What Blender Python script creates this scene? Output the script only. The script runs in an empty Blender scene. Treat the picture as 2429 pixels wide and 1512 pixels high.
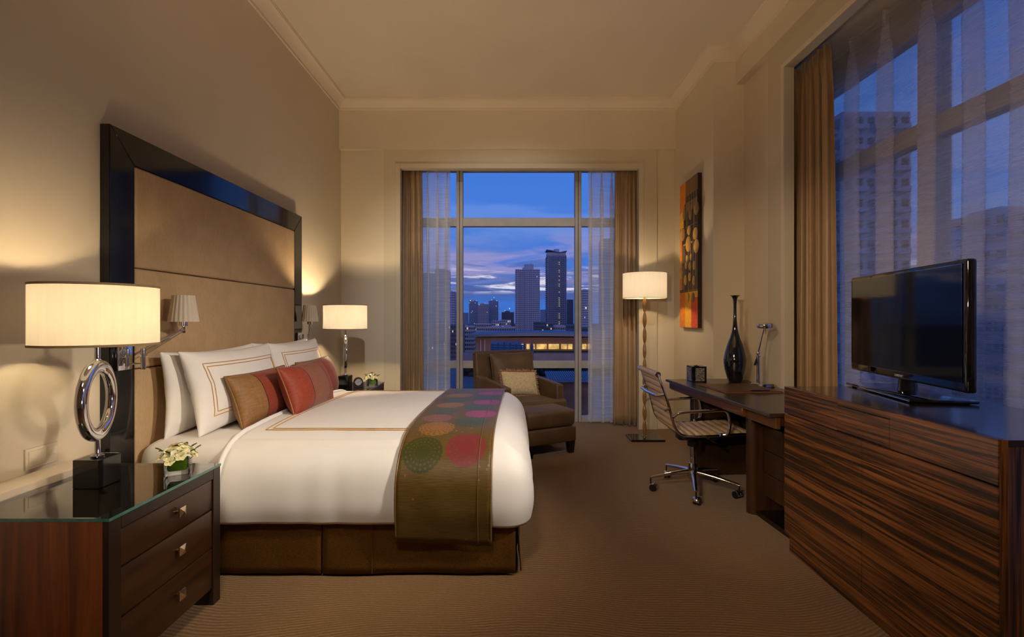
import bpy, bmesh, math, random
from mathutils import Vector, Matrix, noise as mnoise
PI = math.pi
R = math.radians
random.seed(7)
SC = bpy.context.scene
COL = SC.collection

# ------------------------------------------------------------------ camera, world, lights, exposure
EYE = 1.30                      # camera height above the carpet
cam_d = bpy.data.cameras.new('camera'); cam_d.lens = 17.0; cam_d.sensor_width = 36.0; cam_d.clip_end = 3000
cam_d.sensor_fit = 'HORIZONTAL'; cam_d.clip_start = 0.05
cam = bpy.data.objects.new('camera', cam_d); COL.objects.link(cam)
cam.location = (0, 0, EYE); cam.rotation_euler = (R(90), 0, 0)
SC.camera = cam
SC.view_settings.view_transform = 'Standard'
SC.view_settings.look = 'None'
SC.view_settings.gamma = 1.0
SC.view_settings.use_curve_mapping = False
SC.view_settings.exposure = 0.0
SC.cycles.use_denoising = True
SC.cycles.max_bounces = 10
SC.cycles.transparent_max_bounces = 24
SC.cycles.diffuse_bounces = 5
SC.cycles.glossy_bounces = 4
SC.cycles.transmission_bounces = 8
SC.cycles.sample_clamp_indirect = 3.0
SC.cycles.caustics_reflective = False
SC.cycles.caustics_refractive = False

def build_world():
    w = bpy.data.worlds.new('dusk_sky'); SC.world = w; w.use_nodes = True
    nt = w.node_tree; N = nt.nodes; L = nt.links; N.clear()
    out = N.new('ShaderNodeOutputWorld'); bg = N.new('ShaderNodeBackground')
    tc = N.new('ShaderNodeTexCoord'); sep = N.new('ShaderNodeSeparateXYZ')
    L.new(tc.outputs['Generated'], sep.inputs[0])
    ramp = N.new('ShaderNodeValToRGB'); cr = ramp.color_ramp
    L.new(sep.outputs['Z'], ramp.inputs[0])
    cr.elements[0].position = 0.0; cr.elements[0].color = (0.055, 0.10, 0.30, 1)
    cr.elements[1].position = 1.0; cr.elements[1].color = (0.03, 0.10, 0.40, 1)
    for p, c in ((0.045, (0.065, 0.125, 0.40, 1)), (0.10, (0.15, 0.20, 0.50, 1)), (0.17, (0.145, 0.275, 0.72, 1)), (0.26, (0.105, 0.270, 0.82, 1)), (0.42, (0.055, 0.20, 0.74, 1)), (0.6, (0.04, 0.16, 0.60, 1))):
        e = cr.elements.new(p); e.color = c
    def streak(scale, det, seed, rough=0.55):
        m = N.new('ShaderNodeMapping'); m.inputs['Scale'].default_value = scale; m.inputs['Location'].default_value = seed
        n = N.new('ShaderNodeTexNoise'); n.inputs['Scale'].default_value = 1.0; n.inputs['Detail'].default_value = det
        n.inputs['Roughness'].default_value = rough; n.inputs['Distortion'].default_value = 0.4
        L.new(tc.outputs['Generated'], m.inputs[0]); L.new(m.outputs[0], n.inputs[0]); return n.outputs['Fac']
    def rmp(src, p0, p1):
        r = N.new('ShaderNodeMapRange'); r.interpolation_type = 'SMOOTHSTEP'
        r.inputs[1].default_value = p0; r.inputs[2].default_value = p1; L.new(src, r.inputs[0]); return r.outputs[0]
    def mul(a, b):
        m = N.new('ShaderNodeMath'); m.operation = 'MULTIPLY'; L.new(a, m.inputs[0])
        if isinstance(b, float): m.inputs[1].default_value = b
        else: L.new(b, m.inputs[1])
        return m.outputs[0]
    def mixc(fac, a, col):
        m = N.new('ShaderNodeMix'); m.data_type = 'RGBA'; L.new(fac, m.inputs[0]); L.new(a, m.inputs[6]); m.inputs[7].default_value = col
        return m.outputs[2]
    z = sep.outputs['Z']
    c = ramp.outputs[0]
    # blue-grey cloud banks higher up, pinkish veils in the middle, white streaks over the horizon
    c = mixc(mul(rmp(streak((2.4, 2.4, 16), 6, (5.3, 2.3, 0.9)), 0.40, 0.58), 0.80), c, (0.052, 0.195, 0.72, 1))
    pinkband = mul(rmp(z, 0.05, 0.09), rmp(z, 0.20, 0.12))
    c = mixc(mul(mul(rmp(streak((4.4, 4.4, 24), 6, (4.1, 2.2, 1.0)), 0.46, 0.62), pinkband), 0.75), c, (0.38, 0.34, 0.62, 1))
    lowband = mul(rmp(z, 0.048, 0.062), rmp(z, 0.112, 0.085))
    c = mixc(mul(mul(rmp(streak((7.0, 7.0, 75), 6, (0.4, 7.2, 3.0), 0.62), 0.49, 0.58), lowband), 1.0), c, (0.82, 0.78, 0.92, 1))
    c = mixc(mul(mul(rmp(streak((5.0, 5.0, 44), 6, (9.4, 1.2, 8.0), 0.6), 0.50, 0.60), rmp(z, 0.15, 0.09)), 0.75), c, (0.075, 0.125, 0.38, 1))
    L.new(c, bg.inputs['Color']); bg.inputs['Strength'].default_value = 1.0
    L.new(bg.outputs[0], out.inputs[0])
build_world()

WARM = (1.0, 0.70, 0.40)
def light(name, kind, loc, power, color=WARM, size=0.1, target=None, **kw):
    d = bpy.data.lights.new(name, kind); d.energy = power; d.color = color
    if kind == 'AREA':
        d.shape = 'DISK'; d.size = size
    else:
        d.shadow_soft_size = size
    for k, v in kw.items(): setattr(d, k, v)
    o = bpy.data.objects.new(name, d); COL.objects.link(o); o.location = loc
    if target is not None:
        o.rotation_euler = (Vector(target) - Vector(loc)).to_track_quat('-Z', 'Y').to_euler()
    return o
# spots added out of view, standing in for strobes and fill lights
light('bed_key_spot', 'SPOT', (2.02, 1.60, 2.75), 470, (1.0, 0.86, 0.70), 0.12, (-1.00, 3.10, 0.62), spot_size=R(50), spot_blend=1.0)  # added key over the bed, stands in for a strobe at the right
light('side_fill_spot', 'SPOT', (-0.4, 0.2, 3.5), 190, (1.0, 0.86, 0.68), 0.25, (-0.75, 2.4, 0.25), spot_size=R(42), spot_blend=0.8)  # added fill for the near side of the bed
light('armchair_fill_spot', 'SPOT', (1.2, 0.9, 3.3), 120, (1.0, 0.84, 0.64), 0.05, (0.12, 5.1, 0.45), spot_size=R(22), spot_blend=0.7)  # added fill on the armchair, no ceiling lamp there
light('desk_light', 'SPOT', (-0.45, 0.15, 1.65), 150, (1.0, 0.76, 0.50), 0.04, (1.95, 3.75, 0.85), spot_size=R(44), spot_blend=0.6)
light('cabinet_fill_spot', 'SPOT', (-1.5, -0.6, 2.9), 260, (1.0, 0.74, 0.48), 0.2, (2.0, 2.3, 0.9), spot_size=R(54), spot_blend=0.8)  # added fill from behind left for the cabinet and right wall
light('ceiling_bounce', 'SPOT', (-0.5, -0.6, 1.55), 375, (1.0, 0.70, 0.44), 0.25, (-0.15, 1.85, 3.84), spot_size=R(86), spot_blend=1.0)  # added uplight, lifts the ceiling and fills the room by its bounce
light('window_fill_spot', 'SPOT', (0.05, 0.30, 3.656), 430, (1.0, 0.95, 0.92), 0.045, (-0.10, 6.0, 1.25), spot_size=R(42), spot_blend=0.75)  # added neutral fill for sheers and frames; reflection sits behind the transom
light('corner_light', 'SPOT', (1.25, 0.75, 1.10), 95, (1.0, 0.80, 0.55), 0.12, (-2.0, 1.95, 1.02), spot_size=R(40), spot_blend=0.9)
light('tower_fill_sun', 'SUN', (0, -10, 30), 0.22, (1.0, 0.62, 0.55), 0.1, (0.0, 20.0, 20.0), angle=R(50))  # added weak sun from behind the camera, warms the tower fronts

# ------------------------------------------------------------------ node material helpers
def new_mat(name):
    m = bpy.data.materials.new(name); m.use_nodes = True
    nt = m.node_tree; nt.nodes.clear()
    out = nt.nodes.new('ShaderNodeOutputMaterial')
    return m, nt, out
class NB:
    def __init__(s, nt): s.nt = nt; s.N = nt.nodes; s.L = nt.links
    def coord(s, which='Object', scale=(1, 1, 1), loc=(0, 0, 0), rot=(0, 0, 0)):
        tc = s.N.new('ShaderNodeTexCoord'); m = s.N.new('ShaderNodeMapping')
        m.inputs['Scale'].default_value = scale; m.inputs['Location'].default_value = loc; m.inputs['Rotation'].default_value = rot
        s.L.new(tc.outputs[which], m.inputs[0]); return m.outputs[0]
    def noise(s, vec, scale=5, detail=3, rough=0.5, dist=0.0):
        n = s.N.new('ShaderNodeTexNoise'); s.L.new(vec, n.inputs['Vector'])
        n.inputs['Scale'].default_value = scale; n.inputs['Detail'].default_value = detail
        n.inputs['Roughness'].default_value = rough; n.inputs['Distortion'].default_value = dist
        return n.outputs['Fac']
    def wave(s, vec, scale, dist=0.0, detail=2, dscale=1.0, direction='X', prof='SIN'):
        n = s.N.new('ShaderNodeTexWave'); s.L.new(vec, n.inputs['Vector']); n.bands_direction = direction; n.wave_profile = prof
        n.inputs['Scale'].default_value = scale; n.inputs['Distortion'].default_value = dist
        n.inputs['Detail'].default_value = detail; n.inputs['Detail Scale'].default_value = dscale
        return n.outputs['Fac']
    def vor(s, vec, scale, feat='F1'):
        n = s.N.new('ShaderNodeTexVoronoi'); n.feature = feat; s.L.new(vec, n.inputs['Vector']); n.inputs['Scale'].default_value = scale
        return n.outputs['Distance']
    def ramp(s, fac, stops):
        r = s.N.new('ShaderNodeValToRGB'); s.L.new(fac, r.inputs[0]); cr = r.color_ramp
        cr.elements[0].position = stops[0][0]; cr.elements[0].color = (*stops[0][1], 1)
        cr.elements[1].position = stops[-1][0]; cr.elements[1].color = (*stops[-1][1], 1)
        for p, c in stops[1:-1]:
            e = cr.elements.new(p); e.color = (*c, 1)
        return r.outputs[0]
    def math(s, op, a, b=None, c=None, clamp=False):
        m = s.N.new('ShaderNodeMath'); m.operation = op; m.use_clamp = clamp
        for i, v in enumerate((a, b, c)):
            if v is None: continue
            if isinstance(v, (int, float)): m.inputs[i].default_value = v
            else: s.L.new(v, m.inputs[i])
        return m.outputs[0]
    def rng(s, v, a, b, c=0.0, d=1.0):
        r = s.N.new('ShaderNodeMapRange'); r.interpolation_type = 'SMOOTHSTEP'
        s.L.new(v, r.inputs[0])
        for i, x in ((1, a), (2, b), (3, c), (4, d)): r.inputs[i].default_value = x
        return r.outputs[0]
    def mix(s, fac, a, b):
        m = s.N.new('ShaderNodeMix'); m.data_type = 'RGBA'
        for idx, v in ((0, fac), (6, a), (7, b)):
            if isinstance(v, (int, float)): m.inputs[idx].default_value = v
            elif isinstance(v, tuple): m.inputs[idx].default_value = (*v, 1) if len(v) == 3 else v
            else: s.L.new(v, m.inputs[idx])
        return m.outputs[2]
    def sep(s, vec):
        n = s.N.new('ShaderNodeSeparateXYZ'); s.L.new(vec, n.inputs[0]); return n.outputs
    def bump(s, h, strength=0.2, dist=0.01):
        b = s.N.new('ShaderNodeBump'); b.inputs['Strength'].default_value = strength; b.inputs['Distance'].default_value = dist
        s.L.new(h, b.inputs['Height']); return b.outputs[0]
    def bsdf(s, color=(0.8, 0.8, 0.8), rough=0.5, metal=0.0, normal=None, out=None, **kw):
        p = s.N.new('ShaderNodeBsdfPrincipled')
        if isinstance(color, tuple): p.inputs['Base Color'].default_value = (*color, 1)
        else: s.L.new(color, p.inputs['Base Color'])
        if isinstance(rough, (int, float)): p.inputs['Roughness'].default_value = rough
        else: s.L.new(rough, p.inputs['Roughness'])
        p.inputs['Metallic'].default_value = metal
        if normal is not None: s.L.new(normal, p.inputs['Normal'])
        for k, v in kw.items():
            inp = p.inputs[k.replace('_', ' ')]
            if isinstance(v, tuple) and len(v) == 3: v = (*v, 1)
            inp.default_value = v
        if out is not None: s.L.new(p.outputs[0], out.inputs[0])
        return p.outputs[0]

def mat_plain(name, color, rough=0.5, metal=0.0, var=0.06, nscale=9, bump=0.0, bscale=120, **kw):
    m, nt, out = new_mat(name); b = NB(nt)
    v = b.coord()
    n = b.noise(v, nscale, 3)
    lo = tuple(c * (1 - var) for c in color); hi = tuple(min(1, c * (1 + var)) for c in color)
    col = b.ramp(n, [(0.3, lo), (0.7, hi)])
    nm = b.bump(b.noise(v, bscale, 2), bump, 0.004) if bump else None
    b.bsdf(col, rough, metal, nm, out, **kw)
    return m
def mat_weave(name, color, color2, rough=0.75, scale=420, bump=0.25, sheen=0.0, nscale=6, sx=1.0, **kw):
    m, nt, out = new_mat(name); b = NB(nt)
    v = b.coord()
    n1 = b.noise(b.coord(scale=(1, 1, 9)), scale * 0.22, 2, 0.6)
    n2 = b.noise(b.coord(scale=(9, 9, 1)), scale * 0.10, 2, 0.6)
    w = b.math('ADD', b.math('MULTIPLY', n1, 0.5), b.math('MULTIPLY', n2, 0.5))
    big = b.noise(v, nscale, 3)
    f = b.math('ADD', b.math('MULTIPLY', w, 0.75), b.math('MULTIPLY', big, 0.25))
    col = b.ramp(f, [(0.38, color2), (0.60, color)])
    b.bsdf(col, rough, 0.0, b.bump(w, bump, 0.002), out, Sheen_Weight=sheen, **kw)
    return m
def mat_wood(name, dark, light_, axis=2, rough=0.3, freq=40, coat=0.3, contrast=(0.35, 0.7)):
    m, nt, out = new_mat(name); b = NB(nt)
    sc = [1.0, 1.0, 1.0]
    for i in range(3): sc[i] = 1.2 if i == axis else freq
    v = b.coord(scale=tuple(sc))
    n = b.noise(v, 1.0, 5, 0.62, 0.6)
    big = b.noise(b.coord(scale=tuple(0.6 if i == axis else 7.0 for i in range(3))), 1.0, 2)
    f = b.math('ADD', b.math('MULTIPLY', n, 0.7), b.math('MULTIPLY', big, 0.3))
    col = b.ramp(f, [(contrast[0], dark), (contrast[1], light_)])
    b.bsdf(col, rough, 0, b.bump(n, 0.05, 0.002), out, Coat_Weight=coat, Coat_Roughness=0.12)
    return m
def mat_ebony(name, along, across, seed=0.0):
    # macassar ebony veneer: long dark streaks with orange-brown between
    m, nt, out = new_mat(name); b = NB(nt)
    sc = [0, 0, 0]; sc[along] = 1.0; sc[across] = 46; k = 3 - along - across; sc[k] = 4
    v = b.coord(scale=tuple(sc), loc=(seed, seed * 1.7, seed * 0.6))
    n = b.noise(v, 1.0, 6, 0.62, 1.1)
    sc2 = list(sc); sc2[along] = 2.4; sc2[across] = 190
    n2 = b.noise(b.coord(scale=tuple(sc2)), 1.0, 3, 0.6, 0.5)
    f = b.math('ADD', b.math('MULTIPLY', n, 0.66), b.math('MULTIPLY', n2, 0.34))
    col = b.ramp(f, [(0.38, (0.012, 0.007, 0.005)), (0.455, (0.026, 0.012, 0.006)), (0.50, (0.075, 0.028, 0.009)), (0.56, (0.17, 0.062, 0.016)), (0.68, (0.26, 0.10, 0.026))])
    b.bsdf(col, 0.30, 0, b.bump(n2, 0.06, 0.002), out, Coat_Weight=0.25, Coat_Roughness=0.15)
    return m
def mat_emit(name, color, strength, var=0.0, scale=4):
    m, nt, out = new_mat(name); b = NB(nt)
    e = nt.nodes.new('ShaderNodeEmission'); e.inputs[1].default_value = strength
    if var:
        c = b.ramp(b.noise(b.coord(), scale, 3), [(0.35, tuple(x * (1 - var) for x in color)), (0.65, color)])
        nt.links.new(c, e.inputs[0])
    else: e.inputs[0].default_value = (*color, 1)
    nt.links.new(e.outputs[0], out.inputs[0]); return m
def mat_thin_glass(name, tint=(0.95, 0.98, 0.97), ior=1.5, rough=0.0, boost=1.0):
    m, nt, out = new_mat(name); b = NB(nt)
    tr = nt.nodes.new('ShaderNodeBsdfTransparent'); tr.inputs[0].default_value = (*tint, 1)
    gl = nt.nodes.new('ShaderNodeBsdfGlossy'); gl.inputs['Roughness'].default_value = rough
    fr = nt.nodes.new('ShaderNodeFresnel'); fr.inputs[0].default_value = ior
    mx = nt.nodes.new('ShaderNodeMixShader')
    nt.links.new(b.math('MULTIPLY', fr.outputs[0], boost, clamp=True), mx.inputs[0])
    nt.links.new(tr.outputs[0], mx.inputs[1]); nt.links.new(gl.outputs[0], mx.inputs[2])
    nt.links.new(mx.outputs[0], out.inputs[0]); return m
def mat_shade(name, dcol, tcol, emit=0.0, ecol=(1, .8, .5)):
    m, nt, out = new_mat(name); b = NB(nt)
    w = b.noise(b.coord(scale=(60, 60, 3)), 1.0, 3)
    df = nt.nodes.new('ShaderNodeBsdfDiffuse'); tl = nt.nodes.new('ShaderNodeBsdfTranslucent')
    nt.links.new(b.ramp(w, [(0.3, tuple(c * 0.93 for c in dcol)), (0.7, dcol)]), df.inputs[0])
    nt.links.new(b.ramp(w, [(0.3, tuple(c * 0.90 for c in tcol)), (0.7, tcol)]), tl.inputs[0])
    ad = nt.nodes.new('ShaderNodeAddShader'); nt.links.new(df.outputs[0], ad.inputs[0]); nt.links.new(tl.outputs[0], ad.inputs[1])
    sh = ad.outputs[0]
    if emit:
        e = nt.nodes.new('ShaderNodeEmission'); e.inputs[0].default_value = (*ecol, 1); e.inputs[1].default_value = emit
        a2 = nt.nodes.new('ShaderNodeAddShader'); nt.links.new(sh, a2.inputs[0]); nt.links.new(e.outputs[0], a2.inputs[1]); sh = a2.outputs[0]
    nt.links.new(sh, out.inputs[0]); return m
def mat_sheer(name, op_lo=0.30, op_hi=0.55, col=(0.80, 0.80, 0.82)):
    m, nt, out = new_mat(name); b = NB(nt)
    slub = b.noise(b.coord(scale=(3, 3, 150)), 1.0, 3, 0.6)
    op = b.rng(slub, 0.35, 0.68, op_lo, op_hi)
    tr = nt.nodes.new('ShaderNodeBsdfTransparent')
    df = nt.nodes.new('ShaderNodeBsdfDiffuse'); df.inputs[0].default_value = (*col, 1)
    tl = nt.nodes.new('ShaderNodeBsdfTranslucent'); tl.inputs[0].default_value = (*col, 1)
    m1 = nt.nodes.new('ShaderNodeMixShader'); m1.inputs[0].default_value = 0.5
    nt.links.new(df.outputs[0], m1.inputs[1]); nt.links.new(tl.outputs[0], m1.inputs[2])
    m2 = nt.nodes.new('ShaderNodeMixShader'); nt.links.new(op, m2.inputs[0])
    nt.links.new(tr.outputs[0], m2.inputs[1]); nt.links.new(m1.outputs[0], m2.inputs[2])
    nt.links.new(m2.outputs[0], out.inputs[0]); return m
def mat_carpet():
    m, nt, out = new_mat('carpet_ripple'); b = NB(nt)
    v = b.coord()
    warp = b.noise(b.coord(scale=(0.85, 0.85, 1), loc=(2.3, 0.7, 0)), 1.0, 1.0, 0.4)
    s = b.sep(v)
    fine = b.math('ADD', b.math('MULTIPLY', b.noise(v, 170, 3, 0.75), 0.75), b.math('MULTIPLY', b.noise(v, 60, 2), 0.25))
    ph = b.math('ADD', b.math('MULTIPLY', s[1], 58.0), b.math('ADD', b.math('MULTIPLY', warp, 30.0), b.math('MULTIPLY', b.noise(v, 16, 2), 0.9)))
    ln = b.math('SINE', b.math('MULTIPLY', ph, 6.2832))
    patch = b.rng(b.noise(v, 9, 3), 0.30, 0.62, 0.25, 1.0); ln = b.math('MULTIPLY', ln, patch)
    f = b.math('ADD', b.math('MULTIPLY', b.math('ADD', b.math('MULTIPLY', ln, 0.5), 0.5), 0.36), b.math('MULTIPLY', fine, 0.64))
    col = b.ramp(f, [(0.22, (0.070, 0.034, 0.008)), (0.50, (0.158, 0.080, 0.021)), (0.74, (0.270, 0.145, 0.044))])
    h = b.math('ADD', b.math('MULTIPLY', ln, 0.4), b.math('MULTIPLY', b.noise(v, 420, 2), 1.2))
    b.bsdf(col, 0.95, 0, b.bump(h, 0.30, 0.005), out, Sheen_Weight=0.15)
    return m
def mat_wall(name, col, var=0.03):
    m, nt, out = new_mat(name); b = NB(nt)
    v = b.coord()
    c = b.ramp(b.noise(v, 1.6, 3), [(0.3, tuple(x * (1 - var) for x in col)), (0.7, tuple(x * (1 + var) for x in col))])
    b.bsdf(c, 0.62, 0, b.bump(b.noise(v, 260, 2), 0.06, 0.002), out)
    return m
def mat_runner():
    # bronze silk with flower medallions; uv is in metres along / across the cloth
    m, nt, out = new_mat('runner_silk'); b = NB(nt)
    tc = nt.nodes.new('ShaderNodeTexCoord'); s = b.sep(tc.outputs['UV']); U, V = s[0], s[1]
    silk = b.noise(b.coord('UV', scale=(14, 260, 1)), 1.0, 3)
    base = b.ramp(silk, [(0.3, (0.070, 0.040, 0.006)), (0.7, (0.118, 0.072, 0.017))])
    meds = [  # u, v, r, colour, petals
        (0.335, 0.45, 0.108, (0.17, 0.020, 0.028), 20), (0.115, 0.42, 0.104, (0.036, 0.040, 0.006), 20), (0.150, 0.63, 0.098, (0.22, 0.100, 0.018), 16),
        (0.330, 0.735, 0.100, (0.040, 0.060, 0.028), 18), (0.120, 0.815, 0.090, (0.19, 0.075, 0.060), 14), (0.370, 0.915, 0.100, (0.27, 0.036, 0.110), 20),
        (0.130, 0.995, 0.095, (0.050, 0.072, 0.034), 18), (0.340, 1.110, 0.100, (0.042, 0.062, 0.030), 18), (0.140, 1.190, 0.095, (0.22, 0.105, 0.030), 16),
        (0.380, 1.310, 0.100, (0.27, 0.036, 0.120), 20), (0.150, 1.390, 0.100, (0.050, 0.070, 0.034), 18), (0.360, 1.510, 0.100, (0.042, 0.062, 0.032), 18),
        (0.150, 1.600, 0.100, (0.21, 0.10, 0.03), 16), (0.380, 1.710, 0.100, (0.27, 0.036, 0.120), 20), (0.160, 1.810, 0.100, (0.05, 0.07, 0.034), 18), (0.350, 2.000, 0.100, (0.26, 0.04, 0.06), 20)]
    col = base
    for (cu, cv, r, c, n) in meds:
        du = b.math('SUBTRACT', U, cu); dv = b.math('SUBTRACT', V, cv)
        d = b.math('SQRT', b.math('ADD', b.math('MULTIPLY', du, du), b.math('MULTIPLY', dv, dv)))
        ang = b.math('ARCTAN2', dv, du)
        pet = b.math('COSINE', b.math('MULTIPLY', ang, float(n)))
        edge = b.math('ADD', b.math('MULTIPLY', b.math('ABSOLUTE', b.math('COSINE', b.math('MULTIPLY', ang, n / 2.0))), 0.010), r - 0.008)
        inside = b.math('LESS_THAN', d, edge)
        rings = b.math('COSINE', b.math('MULTIPLY', d, 2 * PI / 0.021))
        dots = b.math('MULTIPLY', b.math('GREATER_THAN', b.math('ADD', pet, rings), 0.85), b.math('GREATER_THAN', d, r * 0.40))
        fac = b.math('MULTIPLY', inside, b.math('SUBTRACT', 0.95, b.math('MULTIPLY', dots, 0.75)))
        col = b.mix(fac, col, c)
    # scattered petal specks
    vr = b.vor(b.coord('UV', scale=(30, 30, 1)), 1.0)
    spk = b.math('MULTIPLY', b.math('LESS_THAN', vr, 0.17), b.rng(b.noise(b.coord('UV', scale=(5, 5, 1)), 1.0, 2), 0.52, 0.60))
    col = b.mix(b.math('MULTIPLY', spk, 0.55), col, (0.34, 0.12, 0.10))
    b.bsdf(col, 0.46, 0, b.bump(silk, 0.10, 0.002), out, Sheen_Weight=0.05, Specular_IOR_Level=0.25)
    return m
def mat_cushion(name, mid, ends, hw):
    m, nt, out = new_mat(name); b = NB(nt)
    v = b.coord(); s = b.sep(v)
    thr = b.noise(b.coord(scale=(20, 260, 20)), 1.0, 3)
    thr2 = b.noise(b.coord(scale=(260, 20, 20)), 1.0, 3)
    t = b.math('ADD', b.math('MULTIPLY', thr, 0.6), b.math('MULTIPLY', thr2, 0.4))
    f = b.math('LESS_THAN', b.math('ABSOLUTE', s[0]), hw)
    c = b.mix(f, ends, mid)
    c = b.mix(b.rng(t, 0.35, 0.65, 0.0, 0.38), c, (0.03, 0.012, 0.006))
    seam = b.math('LESS_THAN', b.math('ABSOLUTE', b.math('SUBTRACT', b.math('ABSOLUTE', s[0]), hw)), 0.0035)
    c = b.mix(seam, c, (0.02, 0.01, 0.006))
    b.bsdf(c, 0.58, 0, b.bump(t, 0.12, 0.002), out, Sheen_Weight=0.15, Sheen_Roughness=0.4, Specular_IOR_Level=0.35)
    return m
def mat_skirt():
    m, nt, out = new_mat('bed_skirt_fabric'); b = NB(nt)
    d = b.vor(b.coord(scale=(1, 1, 1.7)), 210)
    big = b.noise(b.coord(), 4, 3)
    f = b.math('ADD', b.math('MULTIPLY', d, 0.75), b.math('MULTIPLY', big, 0.35))
    c = b.ramp(f, [(0.2, (0.125, 0.055, 0.011)), (0.75, (0.050, 0.021, 0.004))])
    b.bsdf(c, 0.40, 0, b.bump(d, 0.45, 0.003), out, Specular_IOR_Level=0.5, Specular_Tint=(1.0, 0.65, 0.3))
    return m
def mat_inlay():
    m, nt, out = new_mat('speckled_inlay'); b = NB(nt)
    v = b.vor(b.coord(scale=(1, 1, 3)), 60)
    c = b.ramp(v, [(0.1, (0.02, 0.02, 0.018)), (0.45, (0.12, 0.11, 0.09)), (0.8, (0.30, 0.28, 0.22))])
    b.bsdf(c, 0.25, 0, None, out, Coat_Weight=0.6); return m

M = {}
def mats():
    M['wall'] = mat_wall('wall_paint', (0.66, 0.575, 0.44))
    M['ceiling'] = mat_wall('ceiling_paint', (0.70, 0.62, 0.52))
    M['trim'] = mat_wall('trim_paint', (0.70, 0.60, 0.48))
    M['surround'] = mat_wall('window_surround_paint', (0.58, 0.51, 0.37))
    M['carpet'] = mat_carpet()
    M['alu'] = mat_plain('window_frame_paint', (0.36, 0.33, 0.31), 0.5, 0.0)
    M['gasket'] = mat_plain('window_gasket', (0.03, 0.03, 0.035), 0.5)
    M['glass'] = mat_thin_glass('window_glass', (0.97, 0.98, 0.99), 1.45, 0.0, 0.55)
    M['lacquer'] = mat_plain('black_lacquer', (0.006, 0.006, 0.007), 0.10, 0, 0.1, Coat_Weight=0.15, Specular_IOR_Level=0.42)
    M['linen'] = mat_weave('headboard_linen', (0.50, 0.345, 0.190), (0.37, 0.25, 0.135), 0.75, 420, 0.35)
    M['sheet'] = mat_plain('white_cotton', (0.80, 0.765, 0.73), 0.72, 0, 0.02, 5, 0.05, 500, Sheen_Weight=0.1)
    M['duvet'] = mat_plain('white_sateen', (0.80, 0.775, 0.75), 0.60, 0, 0.02, 3, 0.08, 14, Sheen_Weight=0.15)
    M['gold'] = mat_plain('gold_thread', (0.50, 0.26, 0.055), 0.5, 0, 0.15, 300)
    M['runner'] = mat_runner()
    M['runner_trim'] = mat_plain('runner_piping', (0.17, 0.10, 0.03), 0.35, 0, 0.2, 60)
    M['skirt'] = mat_skirt()
    bronze = (0.30, 0.150, 0.050); red = (0.30, 0.050, 0.026)
    M['cush_a'] = mat_cushion('cushion_silk_red_centre', red, bronze, 0.155)
    M['cush_b'] = mat_cushion('cushion_silk_bronze_centre', (0.30, 0.105, 0.050), (0.33, 0.050, 0.018), 0.135)
    M['piping_a'] = mat_plain('bronze_piping', (0.20, 0.11, 0.03), 0.4)
    M['piping_b'] = mat_plain('copper_piping', (0.30, 0.11, 0.05), 0.4)
    M['chrome'] = mat_plain('chrome', (0.80, 0.80, 0.82), 0.06, 1.0, 0.02)
    M['nickel'] = mat_plain('brushed_nickel', (0.78, 0.66, 0.48), 0.25, 1.0, 0.08)
    M['shade'] = mat_shade('lampshade_silk', (0.52, 0.42, 0.28), (0.175, 0.158, 0.118), 0.28, (1.0, 0.80, 0.52))
    M['shade_w'] = mat_shade('lampshade_linen_white', (0.52, 0.47, 0.40), (0.15, 0.138, 0.112), 0.22, (1.0, 0.82, 0.60))
    M['shade_off'] = mat_shade('pleated_shade_fabric', (0.60, 0.53, 0.44), (0.12, 0.10, 0.08))
    M['shade_trim'] = mat_plain('shade_trim', (0.34, 0.24, 0.12), 0.7)
    M['ns_side'] = mat_wood('mahogany_veneer', (0.085, 0.020, 0.005), (0.32, 0.090, 0.020), 2, 0.34, 26, 0.4)
    M['ns_front'] = mat_wood('dark_walnut_front', (0.022, 0.008, 0.003), (0.058, 0.021, 0.006), 1, 0.36, 24, 0.12)
    M['ns_edge'] = mat_wood('dark_walnut_edge', (0.012, 0.006, 0.003), (0.026, 0.011, 0.005), 2, 0.36, 24, 0.12)
    M['tglass'] = mat_thin_glass('table_glass', (0.80, 0.90, 0.86), 1.52, 0.0, 2.5)
    M['tglass_edge'] = mat_plain('table_glass_edge', (0.03, 0.16, 0.13), 0.1, 0, 0.25, 30, Coat_Weight=1.0)
    M['vglass'] = mat_thin_glass('vase_glass', (0.97, 0.985, 0.985), 1.5, 0.0, 1.2)
    M['leaf'] = mat_plain('leaf_green', (0.035, 0.075, 0.010), 0.35, 0, 0.4, 40)
    M['leafwrap'] = mat_plain('leaf_lining', (0.19, 0.40, 0.03), 0.3, 0, 0.5, 18)
    M['petal'] = mat_plain('petal_cream', (0.66, 0.62, 0.34), 0.55, 0, 0.12, 60)
    M['petal2'] = mat_plain('petal_white', (0.74, 0.70, 0.50), 0.55, 0, 0.10, 60)
    M['petal3'] = mat_plain('petal_speckled', (0.50, 0.33, 0.20), 0.55, 0, 0.5, 180)
    M['pollen'] = mat_plain('flower_centre', (0.36, 0.40, 0.05), 0.6, 0, 0.3, 120)
    M['velvet'] = mat_plain('brown_velvet', (0.072, 0.036, 0.011), 0.62, 0, 0.30, 6, 0.15, 40, Sheen_Weight=0.45, Sheen_Roughness=0.35, Sheen_Tint=(0.75, 0.5, 0.25))
    M['darkleg'] = mat_plain('dark_wood_leg', (0.010, 0.006, 0.004), 0.3)
    M['beige'] = mat_plain('beige_chenille', (0.50, 0.38, 0.20), 0.8, 0, 0.22, 70, 0.4, 90, Sheen_Weight=0.4)
    M['fringe'] = mat_plain('rust_fringe', (0.30, 0.15, 0.07), 0.7, 0, 0.35, 70)
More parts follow.
